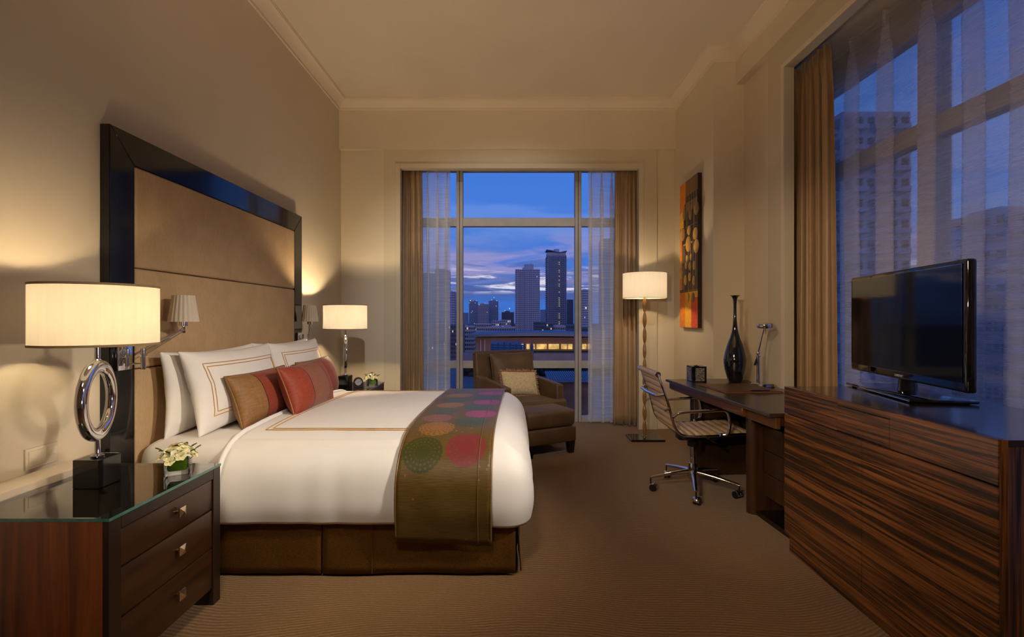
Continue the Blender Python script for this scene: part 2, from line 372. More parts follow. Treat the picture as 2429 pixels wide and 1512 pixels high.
    M['drape'] = mat_plain('drape_satin', (0.33, 0.205, 0.098), 0.42, 0, 0.08, 4, 0.05, 400, Sheen_Weight=0.3)
    M['sheer'] = mat_sheer('sheer_voile', 0.50, 0.66, (0.88, 0.87, 0.88))
    M['sheer2'] = mat_sheer('sheer_voile_dense', 0.27, 0.38, (0.80, 0.77, 0.78))
    M['ebony'] = mat_ebony('ebony_veneer', 1, 2, 3.1)
    M['ebony_b'] = mat_ebony('ebony_veneer_band', 1, 2, 8.3)
    M['ebony_end'] = mat_ebony('ebony_veneer_end', 2, 0, 5.2)
    M['ebony_top'] = mat_wood('ebony_top', (0.012, 0.007, 0.005), (0.034, 0.017, 0.010), 1, 0.16, 30, 0.6)
    M['desk'] = mat_wood('walnut_desk', (0.045, 0.017, 0.006), (0.110, 0.044, 0.014), 1, 0.36, 22, 0.15)
    M['desk_v'] = mat_wood('walnut_desk_upright', (0.020, 0.009, 0.004), (0.052, 0.022, 0.008), 2, 0.3, 22, 0.4)
    M['desk_top'] = mat_wood('walnut_desk_top', (0.020, 0.011, 0.006), (0.040, 0.021, 0.012), 1, 0.30, 26, 0.3)
    M['desk_edge'] = mat_plain('desk_edge_metal', (0.12, 0.09, 0.07), 0.28, 0.6)
    M['leather'] = mat_plain('brown_leather', (0.085, 0.033, 0.012), 0.42, 0, 0.12, 20, 0.2, 500)
    M['leather_edge'] = mat_plain('tan_leather_edge', (0.22, 0.09, 0.03), 0.45)
    M['taupe'] = mat_plain('taupe_leather', (0.50, 0.365, 0.215), 0.40, 0, 0.05, 12, 0.12, 420)
    M['blackplastic'] = mat_plain('black_plastic', (0.008, 0.008, 0.009), 0.28, 0, 0.1, 30)
    M['ceramic'] = mat_plain('black_glazed_ceramic', (0.007, 0.008, 0.011), 0.05, 0, 0.2, 8, Coat_Weight=0.8, Coat_Roughness=0.02)
    M['inlay'] = mat_inlay()
    M['screen'] = mat_plain('tv_screen', (0.004, 0.004, 0.006), 0.06, 0, 0.1, Specular_IOR_Level=0.15)
    M['piano'] = mat_plain('piano_black', (0.004, 0.004, 0.005), 0.06, 0, 0.1, Coat_Weight=0.5)
    M['logo'] = mat_plain('logo_silver', (0.55, 0.55, 0.58), 0.4)
    M['bamboo'] = mat_wood('turned_bronze_wood', (0.21, 0.10, 0.02), (0.44, 0.235, 0.06), 2, 0.25, 30, 0.5)
    M['granite'] = mat_plain('polished_dark_stone', (0.014, 0.009, 0.006), 0.10, 0, 0.5, 60, Coat_Weight=0.4)
    M['switch'] = mat_plain('switch_plastic', (0.68, 0.60, 0.46), 0.35)
    M['dial'] = mat_plain('clock_dial', (0.55, 0.55, 0.58), 0.35)
    M['clockcase'] = mat_plain('dark_leather_case', (0.030, 0.020, 0.014), 0.4)
    M['paint_orange'] = mat_plain('paint_orange', (0.754, 0.217, 0.017), 0.5, 0, 0.12, 30)
    M['paint_yellow'] = mat_plain('paint_yellow', (0.850, 0.435, 0.043), 0.5, 0, 0.15, 30)
    M['paint_red'] = mat_plain('paint_red', (0.696, 0.080, 0.026), 0.5, 0, 0.2, 60)
    M['paint_dark'] = mat_plain('paint_dark', (0.020, 0.011, 0.004), 0.5, 0, 0.4, 30)
    M['paint_brown'] = mat_wood('paint_brown', (0.09, 0.046, 0.010), (0.36, 0.19, 0.036), 2, 0.5, 60, 0.0)
    M['paint_ochre'] = mat_plain('paint_ochre', (0.551, 0.304, 0.065), 0.5, 0, 0.35, 24)
    def egg(name, lo, mid, hi):
        m, nt, out = new_mat(name); b = NB(nt); g = b.sep(b.coord('Generated'))
        f = b.math('ADD', b.math('MULTIPLY', g[1], 0.75), b.math('MULTIPLY', b.noise(b.coord(), 30, 3), 0.35))
        b.bsdf(b.ramp(f, [(0.12, lo), (0.55, mid), (0.88, hi)]), 0.5, 0, None, out); return m
    M['paint_ochre_egg'] = egg('print_gourd', (0.09, 0.045, 0.010), (0.50, 0.27, 0.06), (0.72, 0.46, 0.14))
    M['paint_yellow_egg'] = egg('print_gourd_yellow', (0.16, 0.075, 0.010), (0.68, 0.36, 0.05), (0.85, 0.60, 0.18))
    M['paint_olive_egg'] = egg('print_gourd_olive', (0.04, 0.022, 0.006), (0.20, 0.12, 0.03), (0.34, 0.23, 0.07))
    M['paint_cord'] = mat_plain('paint_cord', (0.46, 0.33, 0.16), 0.5)
    M['paint_olive'] = mat_plain('paint_olive', (0.15, 0.088, 0.022), 0.5, 0, 0.4, 24)
mats()

# ------------------------------------------------------------------ mesh helpers
def BM(): return bmesh.new()
def box(bm, lo, hi, r=0.0, seg=2):
    x0, y0, z0 = lo; x1, y1, z1 = hi
    vs = [bm.verts.new(p) for p in ((x0, y0, z0), (x1, y0, z0), (x1, y1, z0), (x0, y1, z0), (x0, y0, z1), (x1, y0, z1), (x1, y1, z1), (x0, y1, z1))]
    fs = [bm.faces.new([vs[i] for i in f]) for f in ((0, 3, 2, 1), (4, 5, 6, 7), (0, 1, 5, 4), (1, 2, 6, 5), (2, 3, 7, 6), (3, 0, 4, 7))]
    if r > 0:
        es = list({e for f in fs for e in f.edges})
        bmesh.ops.bevel(bm, geom=es, offset=r, segments=seg, profile=0.5, affect='EDGES')
    return bm
def obox(bm, c, ax, ay, az, hx, hy, hz):
    c = Vector(c); ax = Vector(ax).normalized(); ay = Vector(ay).normalized(); az = Vector(az).normalized()
    vs = [bm.verts.new(c + ax * hx * sx + ay * hy * sy + az * hz * sz) for sz in (-1, 1) for sx, sy in ((-1, -1), (1, -1), (1, 1), (-1, 1))]
    for f in ((0, 3, 2, 1), (4, 5, 6, 7), (0, 1, 5, 4), (1, 2, 6, 5), (2, 3, 7, 6), (3, 0, 4, 7)): bm.faces.new([vs[i] for i in f])
    return bm
def tube(bm, pts, r, seg=10, closed=False, caps=True, sq=None):
    pts = [Vector(p) for p in pts]; n = len(pts)
    rs = r if isinstance(r, (list, tuple)) else [r] * n
    rings = []; up = None
    for i, p in enumerate(pts):
        if closed: t = pts[(i + 1) % n] - pts[i - 1]
        else: t = pts[min(i + 1, n - 1)] - pts[max(i - 1, 0)]
        t = t.normalized() if t.length > 1e-9 else Vector((0, 0, 1))
        if up is None:
            up = Vector((0, 0, 1)) if abs(t.z) < 0.9 else Vector((0, 1, 0))
        a = up - t * up.dot(t)
        if a.length < 1e-6: a = Vector((1, 0, 0)) - t * t.x
        a.normalize(); bb = t.cross(a); up = a
        k1, k2 = (1, 1) if sq is None else sq
        rings.append([bm.verts.new(p + (a * math.cos(2 * PI * j / seg) * k1 + bb * math.sin(2 * PI * j / seg) * k2) * rs[i]) for j in range(seg)])
    m = n if closed else n - 1
    for i in range(m):
        A, B = rings[i], rings[(i + 1) % n]
        for j in range(seg): bm.faces.new((A[j], A[(j + 1) % seg], B[(j + 1) % seg], B[j]))
    if caps and not closed:
        bm.faces.new(rings[0][::-1]); bm.faces.new(rings[-1])
    return bm
def lathe(bm, prof, seg=28, c=(0, 0, 0), cap0=True, cap1=True):
    c = Vector(c); rings = []
    for r, z in prof:
        rings.append([bm.verts.new(c + Vector((r * math.cos(2 * PI * j / seg), r * math.sin(2 * PI * j / seg), z))) for j in range(seg)])
    for A, B in zip(rings, rings[1:]):
        for j in range(seg): bm.faces.new((A[j], A[(j + 1) % seg], B[(j + 1) % seg], B[j]))
    if cap0: bm.faces.new(rings[0][::-1])
    if cap1: bm.faces.new(rings[-1])
    return bm
def prism(bm, poly, axis, a, b):
    # poly: 2d points in the two other axes (in order), extruded along axis from a to b
    def P(u, v, w):
        q = [0, 0, 0]; o = [i for i in range(3) if i != axis]; q[o[0]] = u; q[o[1]] = v; q[axis] = w; return q
    A = [bm.verts.new(P(u, v, a)) for u, v in poly]; B = [bm.verts.new(P(u, v, b)) for u, v in poly]
    n = len(poly)
    bm.faces.new(A[::-1]); bm.faces.new(B)
    for i in range(n): bm.faces.new((A[i], A[(i + 1) % n], B[(i + 1) % n], B[i]))
    return bm
def grid(bm, P, closed_u=False):
    V = [[bm.verts.new(p) for p in row] for row in P]
    nu = len(V); nv = len(V[0])
    for i in range(nu if closed_u else nu - 1):
        for j in range(nv - 1):
            bm.faces.new((V[i][j], V[(i + 1) % nu][j], V[(i + 1) % nu][j + 1], V[i][j + 1]))
    return V
def obj(name, bm, mat, parent=None, smooth=35, loc=None, kind=None, bevel=0.0, solid=0.0, weld=False, label=None):
    if weld: bmesh.ops.remove_doubles(bm, verts=bm.verts, dist=1e-5)
    bmesh.ops.recalc_face_normals(bm, faces=bm.faces)
    me = bpy.data.meshes.new(name); bm.to_mesh(me); bm.free()
    for m in (mat if isinstance(mat, (list, tuple)) else [mat]): me.materials.append(m)
    if smooth:
        me.shade_smooth()
        if smooth < 180: me.set_sharp_from_angle(angle=R(smooth))
    o = bpy.data.objects.new(name, me); COL.objects.link(o)
    if parent is not None: o.parent = parent
    if loc is not None: o.location = loc
    if kind: o['kind'] = kind
    if label: o['label'] = label
    if bevel:
        md = o.modifiers.new('edge', 'BEVEL'); md.width = bevel; md.segments = 2; md.limit_method = 'ANGLE'; md.angle_limit = R(50)
    if solid:
        md = o.modifiers.new('thick', 'SOLIDIFY'); md.thickness = solid; md.offset = 0
    return o
def tag(o, label, cat, group=None):
    o['label'] = label; o['category'] = cat
    if group: o['group'] = group
    return o
def thing(name, label, cat, loc=(0, 0, 0), rz=0.0, group=None):
    o = bpy.data.objects.new(name, None); COL.objects.link(o); o.empty_display_size = 0.1
    o.location = loc; o.rotation_euler = (0, 0, rz)
    return tag(o, label, cat, group)
def struct(name, bm, mat, parent=None, **kw):
    o = obj(name, bm, mat, parent, **kw)
    if parent is None: o['kind'] = 'structure'
    return o
def copy_tree(o, parent=None):
    c = o.copy(); COL.objects.link(c)
    if parent is not None: c.parent = parent
    for ch in list(o.children): copy_tree(ch, c)
    return c
def smoothstep(a, b, x):
    t = max(0.0, min(1.0, (x - a) / (b - a))); return t * t * (3 - 2 * t)
def catmull(pts, n):
    out = []; m = len(pts)
    for i in range(m - 1):
        p0, p1, p2, p3 = [Vector(pts[max(0, min(m - 1, k))]) for k in (i - 1, i, i + 1, i + 2)]
        for k in range(n):
            t = k / n
            out.append(0.5 * ((2 * p1) + (p2 - p0) * t + (2 * p0 - 5 * p1 + 4 * p2 - p3) * t * t + (3 * p1 - p0 - 3 * p2 + p3) * t ** 3))
    out.append(Vector(pts[-1])); return out
def rounded(pts, r, n=6):
    # polyline with filleted corners
    out = [Vector(pts[0])]
    for i in range(1, len(pts) - 1):
        p, a, b = Vector(pts[i]), Vector(pts[i - 1]), Vector(pts[i + 1])
        rr = min(r, (a - p).length * 0.49, (b - p).length * 0.49)
        s = p + (a - p).normalized() * rr; e = p + (b - p).normalized() * rr
        for k in range(n + 1):
            t = k / n; out.append(s * (1 - t) ** 2 + p * 2 * t * (1 - t) + e * t * t)
    out.append(Vector(pts[-1])); return out

# ------------------------------------------------------------------ room shell
XL, XR, YB, CZ = -2.013, 1.907, 5.633, 3.838
YBACK = -2.6
bm = BM(); box(bm, (-2.3, YBACK - 0.2, -0.12), (3.0, 6.3, 0.0)); struct('floor', bm, M['carpet'], smooth=0)
bm = BM(); box(bm, (-2.3, YBACK - 0.2, CZ), (3.0, 6.3, CZ + 0.15)); struct('ceiling', bm, M['ceiling'], smooth=0)
bm = BM(); box(bm, (XL - 0.25, YBACK - 0.2, 0), (XL, 6.3, CZ)); struct('wall_left', bm, M['wall'], smooth=0)
bm = BM(); box(bm, (XL, YBACK - 0.2, 0), (2.75, YBACK, CZ)); struct('wall_back', bm, M['wall'], smooth=0)
bm = BM()
box(bm, (XL, YB, 3.277), (XR, 6.3, CZ))                   # beam over the window
box(bm, (XL, 5.69, 0), (-1.504, 6.3, 3.277))
box(bm, (1.70, 5.69, 0), (XR, 6.3, 3.277))
struct('wall_far', bm, M['wall'], smooth=0)
bm = BM()
box(bm, (XR, 4.58, 0), (2.75, 6.3, CZ))                   # pier with the picture
box(bm, (2.122, YBACK, 3.517), (2.75, 4.58, CZ))          # beam
box(bm, (2.20, 4.128, 0), (2.262, 4.58, 3.517))
box(bm, (2.262, 4.30, 0), (2.75, 4.58, 3.517))
box(bm, (2.185, YBACK, 0), (2.75, 0.6, 3.517))
struct('wall_right', bm, M['wall'], smooth=0)
# cornice, one mitred sweep round the room
path = [(XL, YBACK), (XL, YB), (XR, YB), (XR, 4.58), (2.122, 4.58), (2.122, YBACK)]
prof = [(0, 3.725), (0.010, 3.728), (0.014, 3.742), (0.012, 3.750), (0.020, 3.762), (0.040, 3.785), (0.066, 3.803), (0.088, 3.812), (0.100, 3.816), (0.100, 3.826), (0.106, 3.828), (0.106, CZ)]
def cornice_pts(off):
    res = []
    for i, p in enumerate(path):
        p = Vector(p); ns = []
        if i > 0: d = (p - Vector(path[i - 1])).normalized(); ns.append(Vector((d.y, -d.x)))
        if i < len(path) - 1: d = (Vector(path[i + 1]) - p).normalized(); ns.append(Vector((d.y, -d.x)))
        n = ns[0] if len(ns) == 1 else ns[0] + ns[1]
        if len(ns) == 2: n = n / (1 + ns[0].dot(ns[1]))
        res.append(p + n * off)
    return res
bm = BM(); rows = []
for off, z in prof: rows.append([(q.x, q.y, z) for q in cornice_pts(off)])
grid(bm, rows); struct('trim_1', bm, M['trim'], smooth=30)
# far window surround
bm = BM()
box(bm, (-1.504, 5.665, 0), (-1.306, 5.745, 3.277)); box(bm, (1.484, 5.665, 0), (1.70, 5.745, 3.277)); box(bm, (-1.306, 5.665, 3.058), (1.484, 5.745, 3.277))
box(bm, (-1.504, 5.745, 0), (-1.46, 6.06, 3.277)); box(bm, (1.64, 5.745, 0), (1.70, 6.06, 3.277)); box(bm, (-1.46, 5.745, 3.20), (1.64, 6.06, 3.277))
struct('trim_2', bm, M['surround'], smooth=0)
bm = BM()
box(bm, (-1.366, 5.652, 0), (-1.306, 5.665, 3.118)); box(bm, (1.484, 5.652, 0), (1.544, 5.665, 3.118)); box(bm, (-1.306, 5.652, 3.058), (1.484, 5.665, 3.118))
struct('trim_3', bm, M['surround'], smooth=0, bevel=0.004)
# right window surround
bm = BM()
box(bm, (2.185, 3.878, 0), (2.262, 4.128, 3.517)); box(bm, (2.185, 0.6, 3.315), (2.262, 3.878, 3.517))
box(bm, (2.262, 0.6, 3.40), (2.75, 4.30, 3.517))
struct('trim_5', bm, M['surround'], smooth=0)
bm = BM(); box(bm, (2.176, 3.878, 0), (2.185, 3.915, 3.352)); box(bm, (2.176, 0.6, 3.315), (2.185, 3.878, 3.352)); struct('trim_6', bm, M['trim'], smooth=0)
# low boxed ledge behind the near bedside cabinet
bm = BM(); box(bm, (XL, YBACK, 0), (-1.885, 2.33, 0.655), 0.006); struct('trim_7', bm, M['trim'], smooth=35)
# skirting
bm = BM(); box(bm, (XL, 4.54, 0), (XL + 0.015, 5.69, 0.10), 0.004); struct('baseboard_left', bm, M['trim'])
bm = BM(); box(bm, (XR - 0.015, 4.58, 0), (XR, 5.69, 0.10), 0.004); struct('baseboard_right', bm, M['ns_edge'])

# far window: frame, each glass pane
def window(name, axis, frame_bars, panes, plane, sillbar=None):
    root = bpy.data.objects.new(name, None); COL.objects.link(root); root['kind'] = 'structure'
    return root
w1 = window('window_1', 0, None, None, 6.06)
YG = 6.06
VX = [-1.46, -0.658, 0.83, 1.64]; HZ = [0.03, 0.724, 2.510, 3.20]
def bar(name, lo, hi, mat, parent, bev=0.004):
    bm = BM(); box(bm, lo, hi, bev, 1); return obj(name, bm, mat, parent)
for x in (-0.658, 0.83):
    bar('mullion', (x - 0.041, YG, 0.0), (x - 0.003, YG + 0.09, 3.2), M['alu'], w1)
    bar('mullion', (x + 0.003, YG, 0.0), (x + 0.041, YG + 0.09, 3.2), M['alu'], w1)
    bar('gasket', (x - 0.003, YG + 0.004, 0.0), (x + 0.003, YG + 0.08, 3.2), M['gasket'], w1, 0)
for x in (-1.43, 1.61): bar('jamb', (x - 0.03, YG, 0), (x + 0.03, YG + 0.09, 3.2), M['alu'], w1)
for i in range(3):
    x0 = VX[i] + (0.041 if i else 0.06); x1 = VX[i + 1] - (0.041 if i < 2 else 0.06)
    bar('transom', (x0, YG + 0.006, 2.457), (x1, YG + 0.085, 2.563), M['alu'], w1)
    bar('rail', (x0, YG + 0.006, 0.675), (x1, YG + 0.085, 0.768), M['alu'], w1)
    bar('sill', (x0, YG - 0.01, 0.0), (x1, YG + 0.085, 0.075), M['alu'], w1)
    bar('head', (x0, YG + 0.006, 3.15), (x1, YG + 0.085, 3.2), M['alu'], w1)
    for z0, z1 in ((0.075, 0.675), (0.768, 2.457), (2.563, 3.15)):
        bar('pane', (x0, YG + 0.040, z0), (x1, YG + 0.046, z1), M['glass'], w1, 0)
# right window
XG = 2.63
w2 = window('window_2', 1, None, None, XG)
bs = [0.6, 1.75, 3.08, 4.30]
for y in (1.75, 3.08):
    bar('mullion', (XG, y - 0.06, 0.0), (XG + 0.12, y - 0.004, 3.4), M['alu'], w2)
    bar('mullion', (XG, y + 0.004, 0.0), (XG + 0.12, y + 0.06, 3.4), M['alu'], w2)
    bar('gasket', (XG + 0.004, y - 0.004, 0.0), (XG + 0.11, y + 0.004, 3.4), M['gasket'], w2, 0)
for i in range(3):
    y0 = bs[i] + (0.06 if i else 0); y1 = bs[i + 1] - (0.06 if i < 2 else 0)
    bar('transom', (XG + 0.006, y0, 2.44), (XG + 0.11, y1, 2.565), M['alu'], w2)
    bar('rail', (XG + 0.006, y0, 0.675), (XG + 0.11, y1, 0.768), M['alu'], w2)
    bar('sill', (XG - 0.01, y0, 0.0), (XG + 0.11, y1, 0.075), M['alu'], w2)
    bar('head', (XG + 0.006, y0, 3.16), (XG + 0.11, y1, 3.40), M['alu'], w2)
    for z0, z1 in ((0.075, 0.675), (0.768, 2.44), (2.565, 3.16)):
        bar('pane', (XG + 0.050, y0, z0), (XG + 0.056, y1, z1), M['glass'], w2, 0)

# ------------------------------------------------------------------ curtains
def curtain(name, p0, p1, zt, zb, n, A, B, label, cat, mat, seed, group=None, nz=26, solid=0.0, flare=0.0):
    p0 = Vector((*p0, 0)); p1 = Vector((*p1, 0)); d = (p1 - p0); L = d.length; d.normalize(); nn = Vector((-d.y, d.x, 0))
    N = n * 14; rows = []
    for i in range(N + 1):
        t = i / N; row = []
        for k in range(nz + 1):
            f = k / nz                                 # 0 top, 1 bottom
            z = zt + (zb - zt) * f
            wob = mnoise.noise(Vector((t * n * 0.55 + seed, seed * 3.1, 0.0)))
            drift = 0.30 * mnoise.noise(Vector((t * n * 0.4 + seed * 2, f * 1.6, 5.0)))
            ph = 2 * PI * (n * t) + 2.2 * wob + drift * 3
            env = smoothstep(0, 0.05, t) * smoothstep(1, 0.95, t)
            amp = (0.55 + 0.45 * smoothstep(0, 0.12, f)) * (0.75 + 0.5 * abs(mnoise.noise(Vector((t * n * 0.9, seed, 2.0)))))
            al = t * L + A * math.sin(2 * ph if False else ph) * amp * env + flare * f * (t - 0.5)
            de = B * math.cos(ph) * amp * (0.6 + 0.4 * f) + 0.008 * math.cos(2.3 * ph + seed)
            q = p0 + d * al + nn * de
            row.append((q.x, q.y, z + 0.008 * (math.sin(ph) if k == nz else 0)))
        rows.append(row)
    bm = BM(); grid(bm, rows)
    root = obj(name, bm, mat, None, smooth=180, solid=solid)
    tag(root, label, cat, 'brown satin drapes' if cat == 'curtain' else 'white sheer curtains')
    # header tape: gathered pinch pleats at the top
    for j in range(n):
        hb = BM()
        t = (j + 0.5) / n
        i = int(t * N); q = Vector(rows[i][0])
        tube(hb, [q + Vector((0, 0, 0.0)), q + Vector((0, 0, -0.05)), q + Vector((0, 0, -0.11))], [0.012, 0.009, 0.004], 6)
        obj('pinch_pleat', hb, mat, root)
    return root
curtain('drape', (-1.40, 5.865), (-1.09, 5.865), 3.16, 0.01, 5, 0.030, 0.045, 'brown satin drape gathered left of the far window, beside the bedside table', 'curtain', M['drape'], 1.3, solid=0.004, flare=0.03)
curtain('drape', (1.25, 5.86), (1.56, 5.86), 3.16, 0.01, 5, 0.030, 0.045, 'brown satin drape gathered right of the far window, behind the floor lamp', 'curtain', M['drape'], 4.7, solid=0.004, flare=0.05)
curtain('drape', (2.37, 4.24), (2.37, 3.60), 3.37, 0.01, 7, 0.040, 0.050, 'tall brown satin drape at the end of the side window, beside the desk', 'curtain', M['drape'], 7.9, solid=0.004, flare=0.1)
curtain('sheer_curtain', (-1.10, 5.975), (-0.765, 5.975), 3.13, 0.02, 3, 0.050, 0.030, 'narrow white sheer hanging next to the left drape of the far window', 'sheer curtain', M['sheer'], 2.2)
curtain('sheer_curtain', (0.94, 5.975), (1.29, 5.975), 3.13, 0.02, 3, 0.050, 0.030, 'narrow white sheer hanging next to the right drape, behind the floor lamp', 'sheer curtain', M['sheer'], 6.4)
curtain('sheer_curtain', (2.50, 3.95), (2.50, 0.75), 3.36, 0.02, 11, 0.155, 0.040, 'wide pleated sheer across the side window behind the television', 'sheer curtain', M['sheer2'], 3.3, nz=30)

# ------------------------------------------------------------------ headboard
HX = -1.963
hb = thing('headboard', 'tall black lacquered headboard with tan upholstered panels on the left wall', 'headboard', (XL, 3.44, 0))
Y0, Y1, ZT = 2.36 - 3.44, 4.52 - 3.44, 2.253
T = HX - XL
def prism_q(name, pts, x0, x1, mat, parent, bev=0.004):
    bm = BM(); prism(bm, pts, 0, x0, x1); return obj(name, bm, mat, parent, smooth=0, bevel=bev)
sw = 0.157; tr_ = 0.160
prism_q('stile', [(Y0, 0.0), (Y0 + sw, 0.0), (Y0 + sw, ZT - tr_), (Y0, ZT)], 0, T, M['lacquer'], hb)
prism_q('stile', [(Y1 - sw, 0.0), (Y1, 0.0), (Y1, ZT), (Y1 - sw, ZT - tr_)], 0, T, M['lacquer'], hb)
prism_q('top_rail', [(Y0 + sw, ZT - tr_), (Y1 - sw, ZT - tr_), (Y1, ZT), (Y0, ZT)], 0, T, M['lacquer'], hb)
for z0, z1 in ((1.566, ZT - tr_), (1.038, 1.562), (0.52, 1.034), (0.1, 0.516)):
    bm = BM(); box(bm, (0.0, Y0 + sw + 0.001, z0), (T + 0.004, Y1 - sw - 0.001, z1), 0.014, 3); obj('upholstered_panel', bm, M['linen'], hb)

# ------------------------------------------------------------------ bed
bed = thing('bed', 'king bed with white sheet and bronze skirt against the headboard', 'bed', (-0.95, 3.43, 0))
def W2L(root, p): return tuple(Vector(p) - Vector(root.location))
bm = BM(); box(bm, (-1.01, -0.94, 0.30), (0.93, 0.90, 0.655), 0.10, 5); obj('mattress', bm, M['sheet'], bed)
bm = BM(); box(bm, (-1.00, -0.93, 0.07), (0.95, 0.88, 0.31), 0.03, 2); obj('bed_base', bm, M['skirt'], bed)
def skirt_panel(a, b, seed):
    a = Vector((*a, 0)); b = Vector((*b, 0)); d = (b - a); L = d.length; d.normalize(); nn = Vector((d.y, -d.x, 0))
    rows = []; n = max(6, int(L / 0.03))
    for i in range(n + 1):
        row = []
        for k in range(9):
            f = k / 8; z = 0.31 - 0.295 * f
            w = 0.014 * f * mnoise.noise(Vector((i * 0.11 + seed, f * 0.7, seed))) + 0.012 * f
            q = a + d * (L * i / n) + nn * w; row.append((q.x, q.y, z + 0.006 * f * mnoise.noise(Vector((i * 0.2, seed, 3)))))
        rows.append(row)
    bm = BM(); grid(bm, rows); obj('skirt_panel', bm, M['skirt'], bed, smooth=180, solid=0.006)
ny = -0.978; fy = 0.925; fx = 0.978
skirt_panel((-1.0, ny), (-0.012, ny), 1.0); skirt_panel((-0.006, ny - 0.004), (fx - 0.01, ny), 4.0)
skirt_panel((fx, ny + 0.01), (fx, fy), 8.0); skirt_panel((fx - 0.01, fy), (-1.0, fy), 12.0)
bm = BM(); tube(bm, [(0.245, ny - 0.012, 0.29), (0.245, ny - 0.020, 0.15), (0.247, ny - 0.022, 0.02)], 0.0035, 6); obj('skirt_seam', bm, M['skirt'], bed)
for sx in (-0.9, 0.88):
    for sy in (-0.86, 0.82):
        bm = BM(); lathe(bm, [(0.03, 0), (0.035, 0.08)], 12, (sx, sy, 0)); obj('leg', bm, M['darkleg'], bed)

# duvet: U-shaped loops round near side, foot and far side
DXH, DXF, DYN, DYF = -1.475, 0.02, 2.50, 4.36
dprof = catmull([(-0.925, 0.690, 0), (-0.65, 0.690, 0), (-0.40, 0.684, 0), (-0.22, 0.672, 0), (-0.10, 0.650, 0), (-0.02, 0.615, 0), (0.04, 0.565, 0), (0.075, 0.50, 0), (0.092, 0.42, 0), (0.095, 0.345, 0), (0.078, 0.272, 0)], 4)
def dprofile(o):                # height of the cloth at an offset outwards from the mattress edge (top part only)
    for a, b in zip(dprof, dprof[1:]):
        if a.x <= o <= b.x: return a.y + (b.y - a.y) * (o - a.x) / max(1e-6, b.x - a.x)
    return dprof[0].y
def top_z(x, y):
    o = max(DYN - y, y - DYF, x - DXF)
    return dprofile(max(o, -0.92))
def upath(o, ns=46, na=10, nf=28):
    xh = DXH + 0.05 * smoothstep(0.15, 0.55, -o)
    r = max(0.0, 0.055 + o) if o > -0.055 else 0.0
    yn, yf, xf = DYN - o, DYF + o, DXF + o
    pts = []
    for i in range(ns): pts.append((xh + (xf - r - xh) * i / ns, yn))
    for i in range(na): a = -PI / 2 + PI / 2 * i / na; pts.append((xf - r + r * math.cos(a), yn + r + r * math.sin(a)))
    for i in range(nf): pts.append((xf, yn + r + (yf - yn - 2 * r) * i / nf))
    for i in range(na): a = PI / 2 * i / na; pts.append((xf - r + r * math.cos(a), yf - r + r * math.sin(a)))
    for i in range(ns + 1): pts.append((xf - r + (xh - xf + r) * i / ns, yf))
    return pts
def cloth(x, y, z, side):
    n1 = mnoise.noise(Vector((x * 3.5, y * 3.5, z * 1.2))); n2 = mnoise.noise(Vector((x * 9, y * 9, z * 3.0 + 4)))
    n3 = mnoise.noise(Vector((x * 11, y * 1.5, 3.0 + z * 2.0)))
    w = (0.011 * n1 + 0.005 * n2 + 0.005 * n3 * side) * (0.35 + 0.65 * side)
    foot = smoothstep(-0.45, 0.0, x) * side
    hem = smoothstep(0.40, 0.28, z)
    cx, cy = (x + 0.7) / 0.8, (y - 3.43) / 1.0
    ln = math.hypot(cx, cy) + 1e-6
    return (x + w * side * cx / ln, y + w * side * cy / ln, z + w * (1 - side) - 0.018 * hem * foot + 0.006 * hem * n1)
rows = []; first = None
for q in dprof:
    if q.x < -0.30: continue
    side = smoothstep(-0.15, 0.08, q.x); up_ = upath(q.x)
    if first is None: first = (q, up_)
    rows.append([cloth(x, y, q.y, side) for (x, y) in up_])
bm = BM(); grid(bm, rows)
q0, p0_ = first; ns_, nf_ = 46, 28; y0_, y1_ = DYN - q0.x, DYF + q0.x
fill = []
for i in range(ns_ + 1):
    x = p0_[i][0] if i < ns_ else DXF + q0.x
    fill.append([cloth(x, y0_ + (y1_ - y0_) * j / nf_, max(dprofile(max(-0.92, DYN - (y0_ + (y1_ - y0_) * j / nf_), (y0_ + (y1_ - y0_) * j / nf_) - DYF)), q0.y) if 0 < j < nf_ and i < ns_ else q0.y, 0.0) for j in range(nf_ + 1)])
for i in range(ns_ + 1):                                # blend the crown down to the foot edge
    f_ = smoothstep(0, 0.35, (DXF + q0.x - fill[i][0][0]))
    fill[i] = [(x, y, z if f_ >= 1 else cloth(x, y, q0.y, 0.0)[2] * (1 - f_) + z * f_) for (x, y, z) in fill[i]]
grid(bm, fill)
bmesh.ops.remove_doubles(bm, verts=bm.verts, dist=0.0015)
hd = [Vector(r_[0]) for r_ in rows[::-1]] + [Vector(p) for p in fill[0][1:-1]] + [Vector(r_[-1]) for r_ in rows]
duvet = obj('duvet', bm, M['duvet'], None, smooth=180, solid=0.012)
tag(duvet, 'white duvet with gold line embroidery spread over the bed', 'duvet')
bm = BM(); tube(bm, [p + Vector((-0.004, 0, 0.004)) for p in hd], 0.019, 10, sq=(1.0, 0.8)); obj('turned_hem', bm, M['duvet'], duvet, smooth=180)
def embroider(pts2, parent, name='embroidery'):
    bm = BM(); P = []
    for (x0, y0), (x1, y1) in zip(pts2, pts2[1:]):
        for i in range(24): t = i / 24; P.append((x0 + (x1 - x0) * t, y0 + (y1 - y0) * t))
    P.append(pts2[-1])
    tube(bm, [(x, y, top_z(x, y) + 0.009 + 0.0105 * 0.35 * mnoise.noise(Vector((x * 3.5, y * 3.5, top_z(x, y) * 1.2)))) for x, y in P], 0.0024, 6); obj(name, bm, M['gold'], parent)
embroider([(-0.30, 2.70), (-1.375, 2.70), (-1.325, 4.14), (-0.30, 4.14)], duvet)
embroider([(-0.30, 2.724), (-1.345, 2.724), (-1.298, 4.12), (-0.30, 4.12)], duvet)

